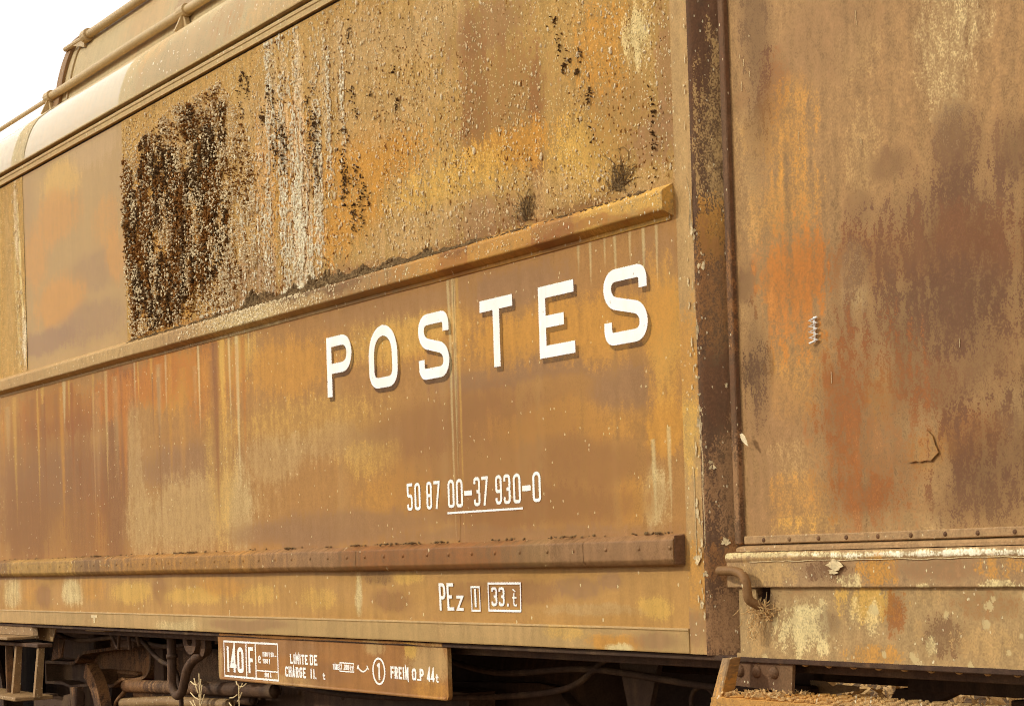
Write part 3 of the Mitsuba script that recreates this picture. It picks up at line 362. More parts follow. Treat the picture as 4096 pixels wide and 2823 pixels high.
# ---------------------------------------------------------------- lettering
def rnd(pts, r):
    p = [np.array(q, float) for q in pts]; closed = len(p) > 2 and np.allclose(p[0], p[-1]); out = [p[0]]
    for i in range(1, len(p) - 1):
        a, b, c = p[i - 1], p[i], p[i + 1]; la, lc = np.linalg.norm(a - b), np.linalg.norm(c - b); q = min(r, la * .499, lc * .499)
        s, e = b + (a - b) / la * q, b + (c - b) / lc * q
        for t in np.linspace(0, 1, 8): out.append((1 - t) ** 2 * s + 2 * t * (1 - t) * (b * .82 + (s + e) * .09) + t * t * e)
    out.append(p[-1]); return [tuple(q) for q in out]
def glyph(ch, x0, x1, z0, z1, t, wide=False):
    L, R, B, Tt = x0 + t / 2, x1 - t / 2, z0 + t / 2, z1 - t / 2; c, M = (L + R) / 2, (B + Tt) / 2; h, w = Tt - B, R - L; r = min(w, h) * (.46 if not wide else .5); q = h * .2
    S = []; cap, flat = 'flat', 0
    if ch in '0OQ': S = [rnd([(c, B), (R, B), (R, Tt), (L, Tt), (L, B), (c, B)], r)]
    elif ch in '1I': S = [[(c, z0), (c, z1)]]
    elif ch == '!': S = [[(c + w * .1, z0), (c + w * .1, z1)], [(c + w * .1, Tt), (L, Tt - h * .14)]]
    elif ch == '3': S = [rnd([(L, Tt - q), (L, Tt), (R, Tt), (R, M), (c - w * .1, M)], r * .8), rnd([(c - w * .1, M), (R, M), (R, B), (L, B), (L, B + q)], r * .8)]
    elif ch == '4': S = [[(R - w * .22, z0), (R - w * .22, z1 - t * .2), (L, B + h * .2), (x1, B + h * .2)]]
    elif ch == '5': S = [[(x1, Tt), (L, Tt), (L, M + h * .02)], rnd([(L, M + h * .03), (c, M + h * .06), (R, M), (R, B), (L, B), (L, B + q)], r * .8)]
    elif ch == '7': S = [[(x0, Tt), (R, Tt), (c - w * .15, z0)]]
    elif ch == '8': S = [rnd([(c, M), (R, M), (R, Tt), (L, Tt), (L, M), (c, M)], r * .9), rnd([(c, M), (R, M), (R, B), (L, B), (L, M), (c, M)], r * .9)]
    elif ch == '9': S = [rnd([(c, M - h * .06), (R, M - h * .06), (R, Tt), (L, Tt), (L, M - h * .06), (c, M - h * .06)], r * .9), rnd([(R, Tt - h * .3), (R, B), (L, B), (L, B + q)], r)]
    elif ch == 'P': S = [[(L, z0), (L, z1)], rnd([(L, Tt), (R, Tt), (R, M - h * .04), (L, M - h * .04)], r)]
    elif ch == 'R': S = [[(L, z0), (L, z1)], rnd([(L, Tt), (R, Tt), (R, M), (L, M)], r), [(c, M), (R, z0)]]
    elif ch == 'E': S = [[(L, z0), (L, z1)], [(L, Tt), (x1, Tt)], [(L, B), (x1, B)], [(L, M), (x1 - w * .36, M)]]
    elif ch == 'F': S = [[(L, z0), (L, z1)], [(L, Tt), (x1, Tt)], [(L, M), (x1 - w * .15, M)]]
    elif ch == 'L': S = [[(L, z1), (L, B), (x1, B)]]
    elif ch == 'T': S = [[(x0, Tt), (x1, Tt)], [(c, z0), (c, z1)]]
    elif ch == 'S': S = [rnd([(R, Tt - h * .27), (R, Tt), (L, Tt), (L, M + h * .10), (R, M - h * .10), (R, B), (L, B), (L, B + h * .27)], r * .98)]
    elif ch == 'M': S = [[(L, z0), (L, Tt), (c, M), (R, Tt), (R, z0)]]
    elif ch == 'N': S = [[(L, z0), (L, Tt), (R, B), (R, z1)]]
    elif ch == 'D': S = [rnd([(L, M), (L, B), (L + .01 * w, B), (R, B), (R, Tt), (L, Tt), (L, M)], r * .8), [(L, z0), (L, z1)]]
    elif ch == 'C': S = [rnd([(R, Tt - q), (R, Tt), (L, Tt), (L, B), (R, B), (R, B + q)], r)]
    elif ch == 'G': S = [rnd([(R, Tt - q), (R, Tt), (L, Tt), (L, B), (R, B), (R, M)], r), [(R, M), (c, M)]]
    elif ch == 'H': S = [[(L, z0), (L, z1)], [(R, z0), (R, z1)], [(L, M), (R, M)]]
    elif ch == 'A': S = [[(L, z0), (c, Tt), (R, z0)], [(L + w * .2, B + h * .22), (R - w * .2, B + h * .22)]]
    elif ch == 'V': S = [[(L, z1), (c, B), (R, z1)]]
    elif ch == 'z': S = [[(x0, Tt), (R, Tt), (L, B), (x1, B)]]
    elif ch == 't': S = [rnd([(L + w * .3, z1), (L + w * .3, B), (R, B), (R, B + h * .12)], r), [(x0, B + h * .66), (x1 - w * .1, B + h * .66)]]
    elif ch == 'e': S = [rnd([(L, M), (R, M), (R, Tt), (L, Tt), (L, B), (R, B), (R, B + h * .15)], r)]
    elif ch == 'k': S = [[(L, z0), (L, z1)], [(R, B + h * .62), (L, B + h * .3), (R, z0)]]
    elif ch == 'g': S = [rnd([(c, M - h * .1), (R, M - h * .1), (R, Tt - h * .2), (L, Tt - h * .2), (L, M - h * .1), (c, M - h * .1)], r), rnd([(R, Tt - h * .2), (R, B - h * .1), (L, B - h * .1)], r)]
    elif ch == '-': S = [[(x0, M), (x1, M)]]; t = t * 1.7
    elif ch == '_': S = [[(x0, B), (x1, B)]]
    elif ch == '.': return sbox(c - t * .6, z0, c + t * .6, z0 + t * 1.2)
    elif ch == '~': S = [[(L, M), (L + w * .3, M + h * .05), (L + w * .6, M - h * .05), (R, M)]]
    return unary_union([LineString(s).buffer(t / 2, cap_style=cap, join_style='mitre' if len(s) < 7 else 'round', mitre_limit=3) for s in S])
def word(txt, x0, x1, z0, z1, t, gap=.28, widths={}):
    wd = [widths.get(ch, {'1': .45, 'I': .45, '.': .3, ' ': .7, '-': .9, '_': .8, 'M': 1.2, 't': .7}.get(ch, 1.0)) for ch in txt]
    u = (x1 - x0) / (sum(wd) + gap * (len(txt) - 1)); x, out = x0, []
    for ch, w_ in zip(txt, wd):
        if ch != ' ': out.append(glyph(ch, x, x + w_ * u, z0, z1, t))
        x += (w_ + gap) * u
    return unary_union(out)
def frame(x0, x1, z0, z1, t): return sbox(x0, z0, x1, z1).difference(sbox(x0 + t * .75, z0 + t, x1 - t * .75, z1 - t))

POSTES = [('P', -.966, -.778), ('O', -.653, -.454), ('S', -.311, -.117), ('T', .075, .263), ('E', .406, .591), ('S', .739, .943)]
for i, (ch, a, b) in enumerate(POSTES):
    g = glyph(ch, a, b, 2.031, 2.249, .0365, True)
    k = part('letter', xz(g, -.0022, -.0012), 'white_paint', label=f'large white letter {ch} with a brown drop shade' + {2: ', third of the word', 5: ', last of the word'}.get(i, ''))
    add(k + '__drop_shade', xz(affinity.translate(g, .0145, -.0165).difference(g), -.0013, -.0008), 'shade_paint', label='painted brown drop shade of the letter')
num = [('5', -.418, -.382), ('0', -.368, -.330), ('8', -.290, -.255), ('7', -.243, -.203), ('0', -.153, -.113), ('0', -.101, -.061), ('3', .006, .044), ('7', .053, .091), ('9', .134, .171), ('3', .181, .220), ('0', .235, .277), ('0', .343, .387)]
g = unary_union([glyph(c, a, b, 1.597, 1.690, .0105) for c, a, b in num] + [sbox(-.052, 1.633, -.005, 1.649), sbox(.286, 1.633, .332, 1.650), sbox(-.160, 1.577, .286, 1.5835)])
part('painted_number', xz(g, -.0016, -.0010), 'white_paint', label='white number 50 87 00-37 930-0, partly underlined')
g = unary_union([glyph('P', -.224, -.184, 1.259, 1.350, .0115), glyph('E', -.174, -.133, 1.259, 1.350, .0115), glyph('z', -.116, -.075, 1.259, 1.309, .010),
                 frame(-.027, .027, 1.257, 1.340, .0065), sbox(-.006, 1.272, .004, 1.331), frame(.074, .261, 1.258, 1.351, .007), word('33', .093, .168, 1.276, 1.336, .0085), sbox(.183, 1.275, .192, 1.285), glyph('t', .212, .237, 1.276, 1.318, .005), LineString([(.215, 1.329), (.228, 1.322)]).buffer(.0018)])
m = xz(g, -.0020, -.0010); m.vertices[:, 1] += d_sill(m.vertices[:, 0], m.vertices[:, 2]) - .0012
part('painted_marking', m, 'white_paint', label='white PEz 1 33.t marking in two frames')
m = xz(unary_union([sbox(-3.395, 1.195, -3.318, 1.209), sbox(-3.366, 1.171, -3.346, 1.195)]), -.0062, -.0054); part('painted_mark', m, 'chip_paint', label='small pale T on the bottom strip')

# notice board hanging under the body edge
rb = sbox(-2.028, .957, -.220, 1.148).buffer(-.018).buffer(.018, quad_segs=6)
nb = part('notice_board', xz(rb, .018, .034), 'board_paint', label='rust brown notice board with white load and brake markings')
part('notice_board__top_fold', sweep_x([(.030, 1.150), (.012, 1.149), (.010, 1.146), (.013, 1.137), (.030, 1.136)], np.linspace(-2.0, -.24, 40), lambda x, y, z: (.003 * nz(x * 6, z, 26), .004 * nz(x * 4, z * 0, 27))), 'board_paint', 35)
part('notice_board__bottom_fold', sweep_x([(.034, .970), (.0165, .968), (.0145, .962), (.016, .958), (.034, .9575)], np.linspace(-2.0, -.235, 40), lambda x, y, z: (.002 * nz(x * 5, z, 28), .002 * nz(x * 4, z * 0, 29))), 'board_paint', 35)
g = [frame(-1.972, -1.476, .970, 1.119, .0075), sbox(-1.766, .974, -1.757, 1.117), sbox(-1.680, .974, -1.671, 1.117), sbox(-1.676, 1.004, -1.480, 1.009),
     word('140', -1.942, -1.788, .991, 1.095, .017, .2, {'1': .3}), glyph('F', -1.742, -1.698, .993, 1.098, .015), glyph('e', -1.653, -1.630, 1.036, 1.066, .006),
     word('1500 V 50', -1.611, -1.515, 1.064, 1.082, .0042, .3, {' ': .25}), glyph('~', -1.508, -1.490, 1.060, 1.075, .0035), word('1500 V', -1.610, -1.548, 1.037, 1.055, .0042, .3, {' ': .25}), word('800 A', -1.598, -1.540, .983, 1.001, .0042, .3, {' ': .3}),
     word('LIMITE', -1.373, -1.227, 1.043, 1.081, .008), word('DE', -1.209, -1.150, 1.043, 1.083, .008), word('CHARGE', -1.418, -1.245, .992, 1.032, .008), word('II', -1.205, -1.176, .992, 1.030, .008, .9), sbox(-1.169, .992, -1.161, .999), glyph('t', -1.109, -1.090, .992, 1.018, .006),
     word('TARE', -1.027, -.981, 1.033, 1.054, .0045, .22), frame(-.976, -.866, 1.027, 1.062, .0042), word('32.000 kg', -.968, -.874, 1.035, 1.055, .004, .22, {' ': .2, '.': .2}),
     LineString([(-.838, 1.050), (-.826, 1.041), (-.808, 1.034), (-.795, 1.0335), (-.780, 1.038), (-.765, 1.048)]).buffer(.0026), LineString([(-.841, 1.043), (-.834, 1.055)]).buffer(.0026), LineString([(-.769, 1.054), (-.760, 1.043)]).buffer(.0026),
     affinity.scale(Point(-.684, 1.039).buffer(1.0, 32), .0455, .0485).difference(affinity.scale(Point(-.684, 1.039).buffer(1.0, 32), .0375, .0415)), glyph('!', -.700, -.668, 1.008, 1.069, .0095),
     word('FREIN', -.601, -.478, 1.017, 1.060, .0085), glyph('O', -.454, -.426, 1.017, 1.058, .0085), sbox(-.421, 1.017, -.402, 1.0225), glyph('P', -.402, -.375, 1.017, 1.058, .0085), word('44', -.355, -.306, 1.016, 1.057, .0075, .15), glyph('t', -.297, -.279, 1.015, 1.044, .006)]
TXT = {0: 'white frame round 140 F', 4: 'white 140', 5: 'white F', 6: 'white e 1500 V', 10: 'white 800 A', 11: 'white LIMITE DE', 13: 'white CHARGE II.  t', 17: 'white TARE', 19: 'white 32.000 kg', 20: 'white upturned arc', 23: 'white circle', 24: 'white 1 in the circle', 25: 'white FREIN', 26: 'white O_P', 29: 'white 44 t'}
for name, ids in (('painted_frame', (0, 1, 2, 3)), ('painted_text', (4,)), ('painted_text', (5,)), ('painted_text', (6, 7, 8, 9)), ('painted_text', (10,)), ('painted_text', (11, 12)), ('painted_text', (13, 14, 15, 16)), ('painted_text', (17,)), ('painted_frame', (18,)), ('painted_text', (19,)), ('painted_mark', (20, 21, 22)), ('painted_frame', (23,)), ('painted_text', (24,)), ('painted_text', (25,)), ('painted_text', (26, 27, 28)), ('painted_text', (29, 30))):
    part('notice_board__' + name, xz(unary_union([g[i] for i in ids]), .0172, .0182), 'white_paint', label=TXT.get(ids[0]))

# ---------------------------------------------------------------- running gear and steps under the body
part('sole_bar', bx(-13, 3.6, .10, .12, 1.106, 1.136, .002), 'iron')
fl = [(-5.20, .912), (-4.747, .920), (-4.70, .935), (-4.66, .962), (-4.60, .981), (-4.19, 1.014), (-4.02, 1.022), (-3.74, 1.036), (-3.48, 1.041), (-3.24, 1.037), (-2.5, 1.037), (-1.6, .98), (-1.3, .94), (-.7, .935)]
lo = [(-.7, .81), (-1.3, .80), (-1.7, .76), (-2.3, .74), (-3.8, .80), (-4.05, .845), (-4.2, .80), (-4.45, .80), (-4.80, .771), (-4.93, .786), (-5.20, .780)]
web = Polygon(fl + lo).buffer(-.001)
bg = part('bogie_frame', xz(web, .50, .515), 'iron', label='long pressed steel bogie frame in the shade')
rim = web.exterior
part('bogie_frame__flange', xz(Polygon(rim).difference(Polygon(rim).buffer(-.016)), .40, .50), 'iron')
part('bogie_frame__rib', xz(LineString(smooth_path(np.array([(-3.70, 1.03), (-3.70, .95), (-3.72, .91), (-3.78, .875), (-3.90, .855), (-4.07, .846)]), 5)).buffer(.008), .41, .50), 'iron')
part('bogie_frame__rib', bx(-3.70, -3.58, .43, .50, .80, 1.03), 'dark_iron')
part('bogie_frame__pad', bx(-4.50, -4.36, .38, .50, .80, .885, .006), 'iron')
part('bogie_frame__bar', bx(-4.30, -4.02, .47, .50, .865, .885, .005), 'iron')
for x in (-4.62, -1.4):
    wheel = trimesh.creation.revolve(np.array([(0, -.06), (.12, -.06), (.14, -.02), (.38, -.02), (.40, -.06), (.455, -.065), (.46, .04), (.485, .05), (.485, .07), (.40, .07), (.38, .02), (.12, .03), (0, .03)]), sections=48)
    wheel.apply_transform(trimesh.transformations.rotation_matrix(math.pi / 2, [1, 0, 0])); wheel.apply_translation([x, .78, .565]); part('wheel', wheel, 'dark_iron', 30)
    w2 = wheel.copy(); w2.apply_translation([0, 1.4, 0]); part('wheel', w2, 'dark_iron', 30)
    part('axle', tube([(x, .45, .565), (x, 2.4, .565)], .08, 16), 'dark_iron', True)
part('underfloor_box', bx(-5.45, -4.95, .60, 1.0, .90, 1.10, .01), 'iron')
part('brake_cylinder', tube([(-3.90, .36, .826), (-3.88, .36, .827), (-2.2, .36, .878)], .032, 16), 'iron', True, label='upper rusty rod under the bogie frame')
part('brake_cylinder', tube([(-3.87, .33, .742), (-3.30, .33, .780), (-2.6, .33, .80)], .026, 16), 'step_paint', True, label='lower rod, painted paler as if in the sun')  # paler paint brightens this rod as if sunlit
part('brake_cylinder', tube([(-3.85, .40, .785), (-2.5, .40, .82)], .024, 16), 'iron', True)
crv = lambda pts, w_: LineString(smooth_path(np.array(pts), 6)).buffer(w_, cap_style='flat')
part('brake_hanger', xz(crv([(-4.26, .90), (-4.20, .86), (-4.15, .82), (-4.11, .76), (-4.08, .69), (-4.06, .60)], .042), .28, .34), 'iron', label='curved brake hanger plate')
part('brake_hanger', xz(Polygon([(-4.46, .80), (-4.36, .805), (-4.37, .70), (-4.38, .6), (-4.47, .6), (-4.45, .70)]), .27, .31), 'iron')
part('brake_shoe', xz(Polygon([(-5.06, .60), (-5.055, .738), (-4.90, .742), (-4.88, .728), (-4.60, .722), (-4.58, .75), (-4.48, .765), (-4.50, .60)]), .28, .36), 'iron')
part('brake_pull', tube(smooth_path(np.array([(-3.77, .38, .845), (-3.86, .36, .83), (-3.93, .36, .79), (-4.03, .36, .74), (-4.06, .36, .70), (-4.08, .36, .6)]), 5), .011, 8), 'iron', True)
hose = part('brake_hose', tube(smooth_path(np.array([(-2.815, .15, 1.15), (-2.817, .15, 1.05), (-2.82, .15, .96), (-2.825, .15, .90), (-2.80, .15, .862), (-2.765, .15, .846), (-2.72, .15, .862), (-2.69, .15, .90), (-2.655, .15, .96), (-2.61, .16, 1.005), (-2.55, .17, 1.03), (-2.49, .18, 1.06)]), 6), .021, 12), 'iron', True, label='brake hose hanging in a loop')
add(f'{hose}__collar', tube([(-2.815, .15, 1.10), (-2.816, .15, 1.13)], .030, 12), 'iron', True)
add(f'{hose}__collar', tube([(-2.817, .15, 1.01), (-2.817, .15, 1.03)], .026, 12), 'iron', True)
hk = [(-2.455, 1.16), (-2.455, 1.11), (-2.458, 1.085), (-2.475, 1.066), (-2.505, 1.060), (-2.535, 1.072), (-2.556, 1.098)]
part('coupling_hook', xz(LineString(smooth_path(np.array(hk), 5)).buffer(.019), .10, .135), 'iron', label='upturned hook left of the notice board')
part('coupling_hook', xz(LineString([(-2.405, 1.16), (-2.405, 1.075), (-2.42, 1.055)]).buffer(.022), .12, .15), 'iron')
part('bent_plate', xz(Polygon([(-2.37, 1.14), (-2.25, 1.135), (-2.25, 1.085), (-2.28, 1.09), (-2.30, 1.082), (-2.33, 1.09), (-2.37, 1.086)]), .16, .165), 'iron')
part('hanging_plate', xz(Polygon([(-4.47, 1.15), (-4.14, 1.15), (-4.214, 1.058), (-4.487, 1.066)]), .095, .10), 'step_paint', label='slanting plate hanging under the body at the left')
part('hanging_plate', xz(Polygon([(-4.36, 1.07), (-4.22, 1.07), (-4.28, .97), (-4.42, .95)]), .16, .17), 'iron')
for i in range(9): add(f'{bg}__bolt', rivet(-3.45 + .2 * i, .50, (1.00 if i % 2 else .86), .014, .010), 'iron', True)
for pts_ in ([(-4.7, .22, 1.12), (-4.2, .22, 1.06), (-3.6, .22, 1.085), (-3.0, .22, 1.055), (-2.5, .22, 1.12)], [(-3.4, .2, 1.13), (-3.1, .2, 1.0), (-2.9, .2, .95), (-2.84, .2, .80), (-2.9, .2, .6)], [(-1.0, .3, 1.12), (-.4, .3, 1.03), (.2, .3, 1.06), (.9, .3, 1.03), (1.2, .3, 1.1)], [(-2.2, .3, .93), (-1.5, .3, .90), (-.8, .3, .92), (.0, .3, .98), (.3, .3, 1.1)]):
    part('cable', tube(smooth_path(np.array(pts_), 8), .011, 8), 'dark_iron', True)
part('lug', bx(-3.578, -3.328, .03, .08, 1.127, 1.15, .003), 'step_paint', label='small pale lug below the bottom strip')
for a, b in (((-3.50, 1.13), (-3.44, 1.04)), ((-3.36, 1.13), (-3.43, 1.04)), ((-3.26, 1.13), (-3.28, 1.04)), ((-3.16, 1.13), (-3.17, 1.06))):
    part('brake_link', tube([(a[0], .12, a[1]), (b[0], .14, b[1])], .008, 8), 'iron', True)
part('underfloor_box', bx(-3.95, -3.66, .30, .40, 1.02, 1.14, .01), 'iron')
part('reservoir', cat([tube([(-1.5, .8, .98), (-.30, .8, .98)], .17, 28)]), 'dark_iron', True)
part('added_dark_box', bx(-1.9, -.85, 1.2, 2.2, .55, 1.13, .01), 'dark_iron')  # invented dark box that hides the lit ground behind
part('truss_beam', xz(Polygon([(-1.6, .93), (-.55, .965), (-.42, .955), (-.36, .90), (.4, .70), (.4, .66), (-.40, .86), (-1.6, .86)]), .60, .64), 'dark_iron')
part('centre_sill', bx(-13, 3.6, 1.25, 1.65, .96, 1.135, .01), 'dark_iron')
part('far_sole_bar', bx(-13, 3.6, 2.70, 2.85, 1.06, 1.135, .01), 'dark_iron')
for a in (-12.9, -11.4, -9.9, -8.4, -6.9): part('underfloor_box', bx(a, a + 1.44, 1.0, 2.2, .22, 1.12, .01), 'dark_iron')  # boxes added as dark blockers in front of sunlit ground
for x in (-7.0, -8.7):
    w3 = wheel.copy(); w3.apply_translation([x + 1.4, -.12, 0]); part('wheel', w3, 'dark_iron', 30)
part('underfloor_box', bx(-4.2, -2.0, 1.0, 1.1, .30, 1.12, .01), 'dark_iron')  # thin dark slab added to keep the bogie background dark
part('strut', xz(Polygon([(.28, 1.15), (.515, 1.15), (.505, 1.09), (.450, .94), (.44, .80), (.36, .80), (.338, .95), (.30, 1.09)]), .34, .36), 'dark_iron', label='tapering strut in the shade below the strip')
part('strut', bx(.50, .95, .55, .60, .75, 1.02, .01), 'dark_iron')
part('coil', cat([tube([(.62 + .06 * math.cos(t), .42, .965 + .05 * math.sin(t)) for t in np.linspace(0, 2 * math.pi, 24)], .008, 8, False)]), 'dark_iron', True)
# steps
st = part('footstep', bx(-6.4, -4.125, -.14, .06, .770, .790, .004), 'step_paint', label='lower footstep at the left edge, hung on two bars')
for x, z1 in ((-4.41, 1.05), (-4.075, 1.05)):
    add(f'{st}__hanger', hull([(x + dx, y, z1) for dx in (0, .028) for y in (-.035, -.005)] + [(x - .06 + dx, y, .785) for dx in (0, .028) for y in (-.045, -.005)]), 'step_paint')
add(f'{st}__hanger', bx(-5.2, -4.03, -.05, .03, 1.038, 1.056, .003), 'iron')
add(f'{st}__hanger', bx(-4.56, -4.548, -.04, .0, .78, 1.05, .003), 'iron')
st2 = part('footstep', bx(-6.4, -4.28, -.12, .05, 1.074, 1.088, .003), 'step_paint', label='upper plank step at the left edge')
add(f'{st2}__riser', hull([(-6.4, .02, 1.09), (-6.4, .04, 1.09), (-4.29, .02, 1.09), (-4.27, .04, 1.09), (-6.4, .02, 1.15), (-6.4, .04, 1.15), (-4.31, .02, 1.15), (-4.29, .04, 1.15)]), 'step_paint')
s3 = part('footstep', xz(sbox(1.318, 1.012, 3.4, 1.053), -.128, -.112), 'step_paint', label='chequered footstep under the door, littered with leaves')
add(f'{s3}__tread', bx(1.318, 3.4, -.111, .10, 1.043, 1.053, .002), 'step_paint')
cells = []
for i in range(52):
    for j in range(6):
        x, y = 1.345 + i * .04 + (j % 2) * .02, -.096 + j * .034
        b = bx(-.018, .018, -.005, .005, 0, .006, .002); b.apply_transform(trimesh.transformations.rotation_matrix(math.radians(42 if (i + j) % 2 else -42), [0, 0, 1])); b.apply_translation([x, y, 1.0525]); cells.append(b)
add(f'{s3}__tread_pattern', cat(cells), 'step_paint', kind='stuff')
add(f'{s3}__hanger', hull([(1.288, -.060, 1.15), (1.318, -.066, 1.15), (1.322, -.062, 1.15), (1.292, .0, 1.15), (1.300, -.128, .95), (1.318, -.128, .95), (1.20, -.10, .85), (1.24, -.10, .85), (1.30, -.05, 1.0)]), 'step_paint', label='slanting sunlit hanger of the right step')
add(f'{s3}__gusset', xz(Polygon([(1.222, 1.148), (1.47, 1.148), (1.46, 1.03), (1.40, 1.03), (1.392, 1.066), (1.352, 1.066), (1.222, 1.072)]), .022, .032), 'post_paint', label='plate with three round rivets')
for x in (1.262, 1.330, 1.398): add(f'{s3}__rivet', rivet(x, .022, 1.111, .017, .012), 'post_paint', True)
part('end_beam', bx(1.45, 3.6, .45, .55, 1.035, 1.10, .004), 'dark_iron')
part('end_beam', xz(Polygon([(1.40, 1.04), (1.62, 1.04), (1.47, .98), (1.42, .93), (1.36, .99)]), .46, .50), 'dark_iron')
part('end_beam', bx(1.80, 2.4, .46, .52, .85, 1.028, .004), 'dark_iron')
part('torn_plate', xz(Polygon([(.905, 1.034), (.97, 1.034), (1.00, 1.018), (1.02, 1.026), (1.11, 1.024), (1.11, 1.012), (1.0, .996), (.91, .994)]), .60, .604), 'step_paint', label='torn pale plate seen above the right step')
part('strut', bx(.66, .90, .62, .66, .9, 1.10, .004), 'dark_iron')

# ---------------------------------------------------------------- moss, lichen, litter
ico1, ico0 = trimesh.creation.icosphere(subdivisions=1), trimesh.creation.icosahedron()
def scatter(base, P, S, rng, jit=.25, rot=True):
    """many small lumps: base mesh at points P with sizes S (n, 3)"""
    v, f, n = np.asarray(base.vertices) / np.linalg.norm(base.vertices[0]), np.asarray(base.faces), len(P)
    V = v[None] * (1 + jit * rng.normal(size=(n, len(v), 1)).clip(-1.8, 1.8)) * np.asarray(S)[:, None]
    if rot:
        a = rng.uniform(0, 2 * np.pi, n); c, s = np.cos(a), np.sin(a)
        V = np.stack([V[..., 0] * c[:, None] - V[..., 2] * s[:, None] * .6, V[..., 1], V[..., 0] * s[:, None] * .6 + V[..., 2] * c[:, None]], -1)
    V = V + np.asarray(P)[:, None]
    return trimesh.Trimesh(V.reshape(-1, 3), (f[None] + (np.arange(n) * len(v))[:, None, None]).reshape(-1, 3), process=False)
rng = np.random.default_rng(7)
MP = Polygon([(-2.858, 3.20), (-2.83, 3.26), (-2.78, 3.26), (-2.74, 3.19), (-2.70, 3.10), (-2.66, 3.20), (-2.635, 3.28), (-2.59, 3.34), (-2.50, 3.30), (-2.47, 3.22), (-2.45, 3.34), (-2.40, 3.345), (-2.35, 3.29), (-2.28, 3.18), (-2.20, 3.30), (-2.12, 3.37), (-2.075, 3.345), (-2.06, 3.28), (-2.02, 3.31), (-1.95, 3.27), (-1.89, 3.26), (-1.847, 3.27), (-1.815, 3.33), (-1.76, 3.28), (-1.76, 3.20), (-1.76, 3.10), (-1.84, 2.95), (-1.76, 2.90), (-1.74, 2.75), (-1.88, 2.62), (-2.1, 2.53), (-2.35, 2.47), (-2.80, 2.46), (-2.83, 2.72), (-2.855, 2.9)])
from shapely import contains_xy
def in_poly(poly, n, thr, fx, fz, s):
    x0, z0, x1, z1 = poly.bounds; X = rng.uniform(x0, x1, n * 5); Z = rng.uniform(z0, z1, n * 5)
    ok = contains_xy(poly, X, Z) & (nz(X * fx, Z * fz, s) + .5 > thr)
    return X[ok][:n], Z[ok][:n]
COL = [(-1.607, 3.336, .035, .05), (-1.54, 3.315, .02, .05), (-1.6, 3.25, .03, .04), (-1.351, 3.23, .03, .06), (-1.254, 3.008, .04, .09), (-1.039, 3.152, .025, .04), (-1.42, 3.156, .02, .05), (-1.001, 3.012, .035, .10), (-1.326, 3.05, .03, .10), (-.987, 2.873, .035, .10),
       (-.719, 3.297, .016, .045), (-.714, 3.117, .022, .04), (-.682, 3.015, .018, .03), (-.786, 2.931, .03, .06), (-.779, 2.80, .03, .09), (-.696, 2.802, .025, .05), (-.665, 2.74, .03, .05), (-.652, 2.643, .03, .04), (-.727, 2.655, .03, .05), (-.611, 2.703, .012, .02), (-.416, 3.11, .012, .016), (-.417, 3.075, .014, .022), (-.402, 3.001, .018, .028), (-.578, 3.06, .014, .02), (-.29, 3.061, .012, .012),
       (.544, 3.028, .018, .022), (.560, 2.962, .016, .04), (.572, 2.908, .020, .035), (.578, 2.883, .02, .015), (.613, 2.887, .008, .012), (.663, 2.905, .008, .022), (.648, 2.853, .006, .008), (.706, 2.766, .014, .02), (.708, 2.647, .016, .02), (1.0, 2.60, .012, .10), (.645, 2.727, .006, .02)]
FRAY = MP.buffer(-.03).union(MP)
def crust(n, thr, fx, fz, sd, mat, deep, lab, big=1.0):
    X, Z = in_poly(FRAY, n * 2, thr, fx, fz, sd)
    dm = np.array([FRAY.exterior.distance(Point(a, b)) for a, b in zip(X, Z)]); keep = (rng.random(len(X)) < .25 + dm / .12) & (nz(X * 46, Z * 24, sd + 9) > -.12); X, Z = X[keep][:n], Z[keep][:n]; n = len(X)
    add('moss', scatter(ico0, np.stack([X, -.002 - deep * rng.random(n), Z], 1), big * np.stack([.0025 + rng.gamma(2, .0020, n), rng.uniform(.003, .009, n), .0025 + rng.gamma(2, .0017, n)], 1), rng, .32), mat, False, lab, 'moss', kind='stuff')
crust(5600, .52, 19, 6, 31, 'moss_green', .012, 'dark brown moss crust on the upper left of the wagon side')
crust(5000, .52, 17, 6, 32, 'moss_rusty', .016, 'rust brown flakes of the same dark moss crust', .9)
pts = []
for cx, cz, rx, rz in COL:
    k = int(30000 * rx * rz) + 10; a = rng.normal(size=(k, 2)) * .62
    pts += [(cx + rx * u, cz + rz * v) for u, v in a]
pts = np.array(pts); pts = pts[nz(pts[:, 0] * 55, pts[:, 1] * 40, 54) > -.04]; n = len(pts)
k = 5600; xd = rng.uniform(-2.85, 1.08, k); zd = rng.uniform(2.45, 3.43, k); ok = nz(xd * 8, zd * 2, 55) > .03; xd, zd = xd[ok], zd[ok]; k = len(xd)
add('moss', scatter(ico0, np.stack([xd, -.001 + 0 * xd, zd], 1), np.stack([.0006 + rng.gamma(1.5, .0007, k), rng.uniform(.001, .0025, k), .001 + rng.gamma(1.5, .0013, k)], 1), rng, .3, False), 'moss_rusty', False, 'fine brown specks strewn over the whole upper sheet', 'moss', kind='stuff')
add('moss', scatter(ico1, np.stack([pts[:, 0], -.003 - .006 * rng.random(n), pts[:, 1]], 1), np.stack([.0008 + rng.gamma(1.6, .0012, n), rng.uniform(.0015, .005, n), .001 + rng.gamma(1.6, .0012, n)], 1), rng, .3), 'moss_green', True,
    'scattered dark moss tufts in columns right of the patch', 'moss', kind='stuff')
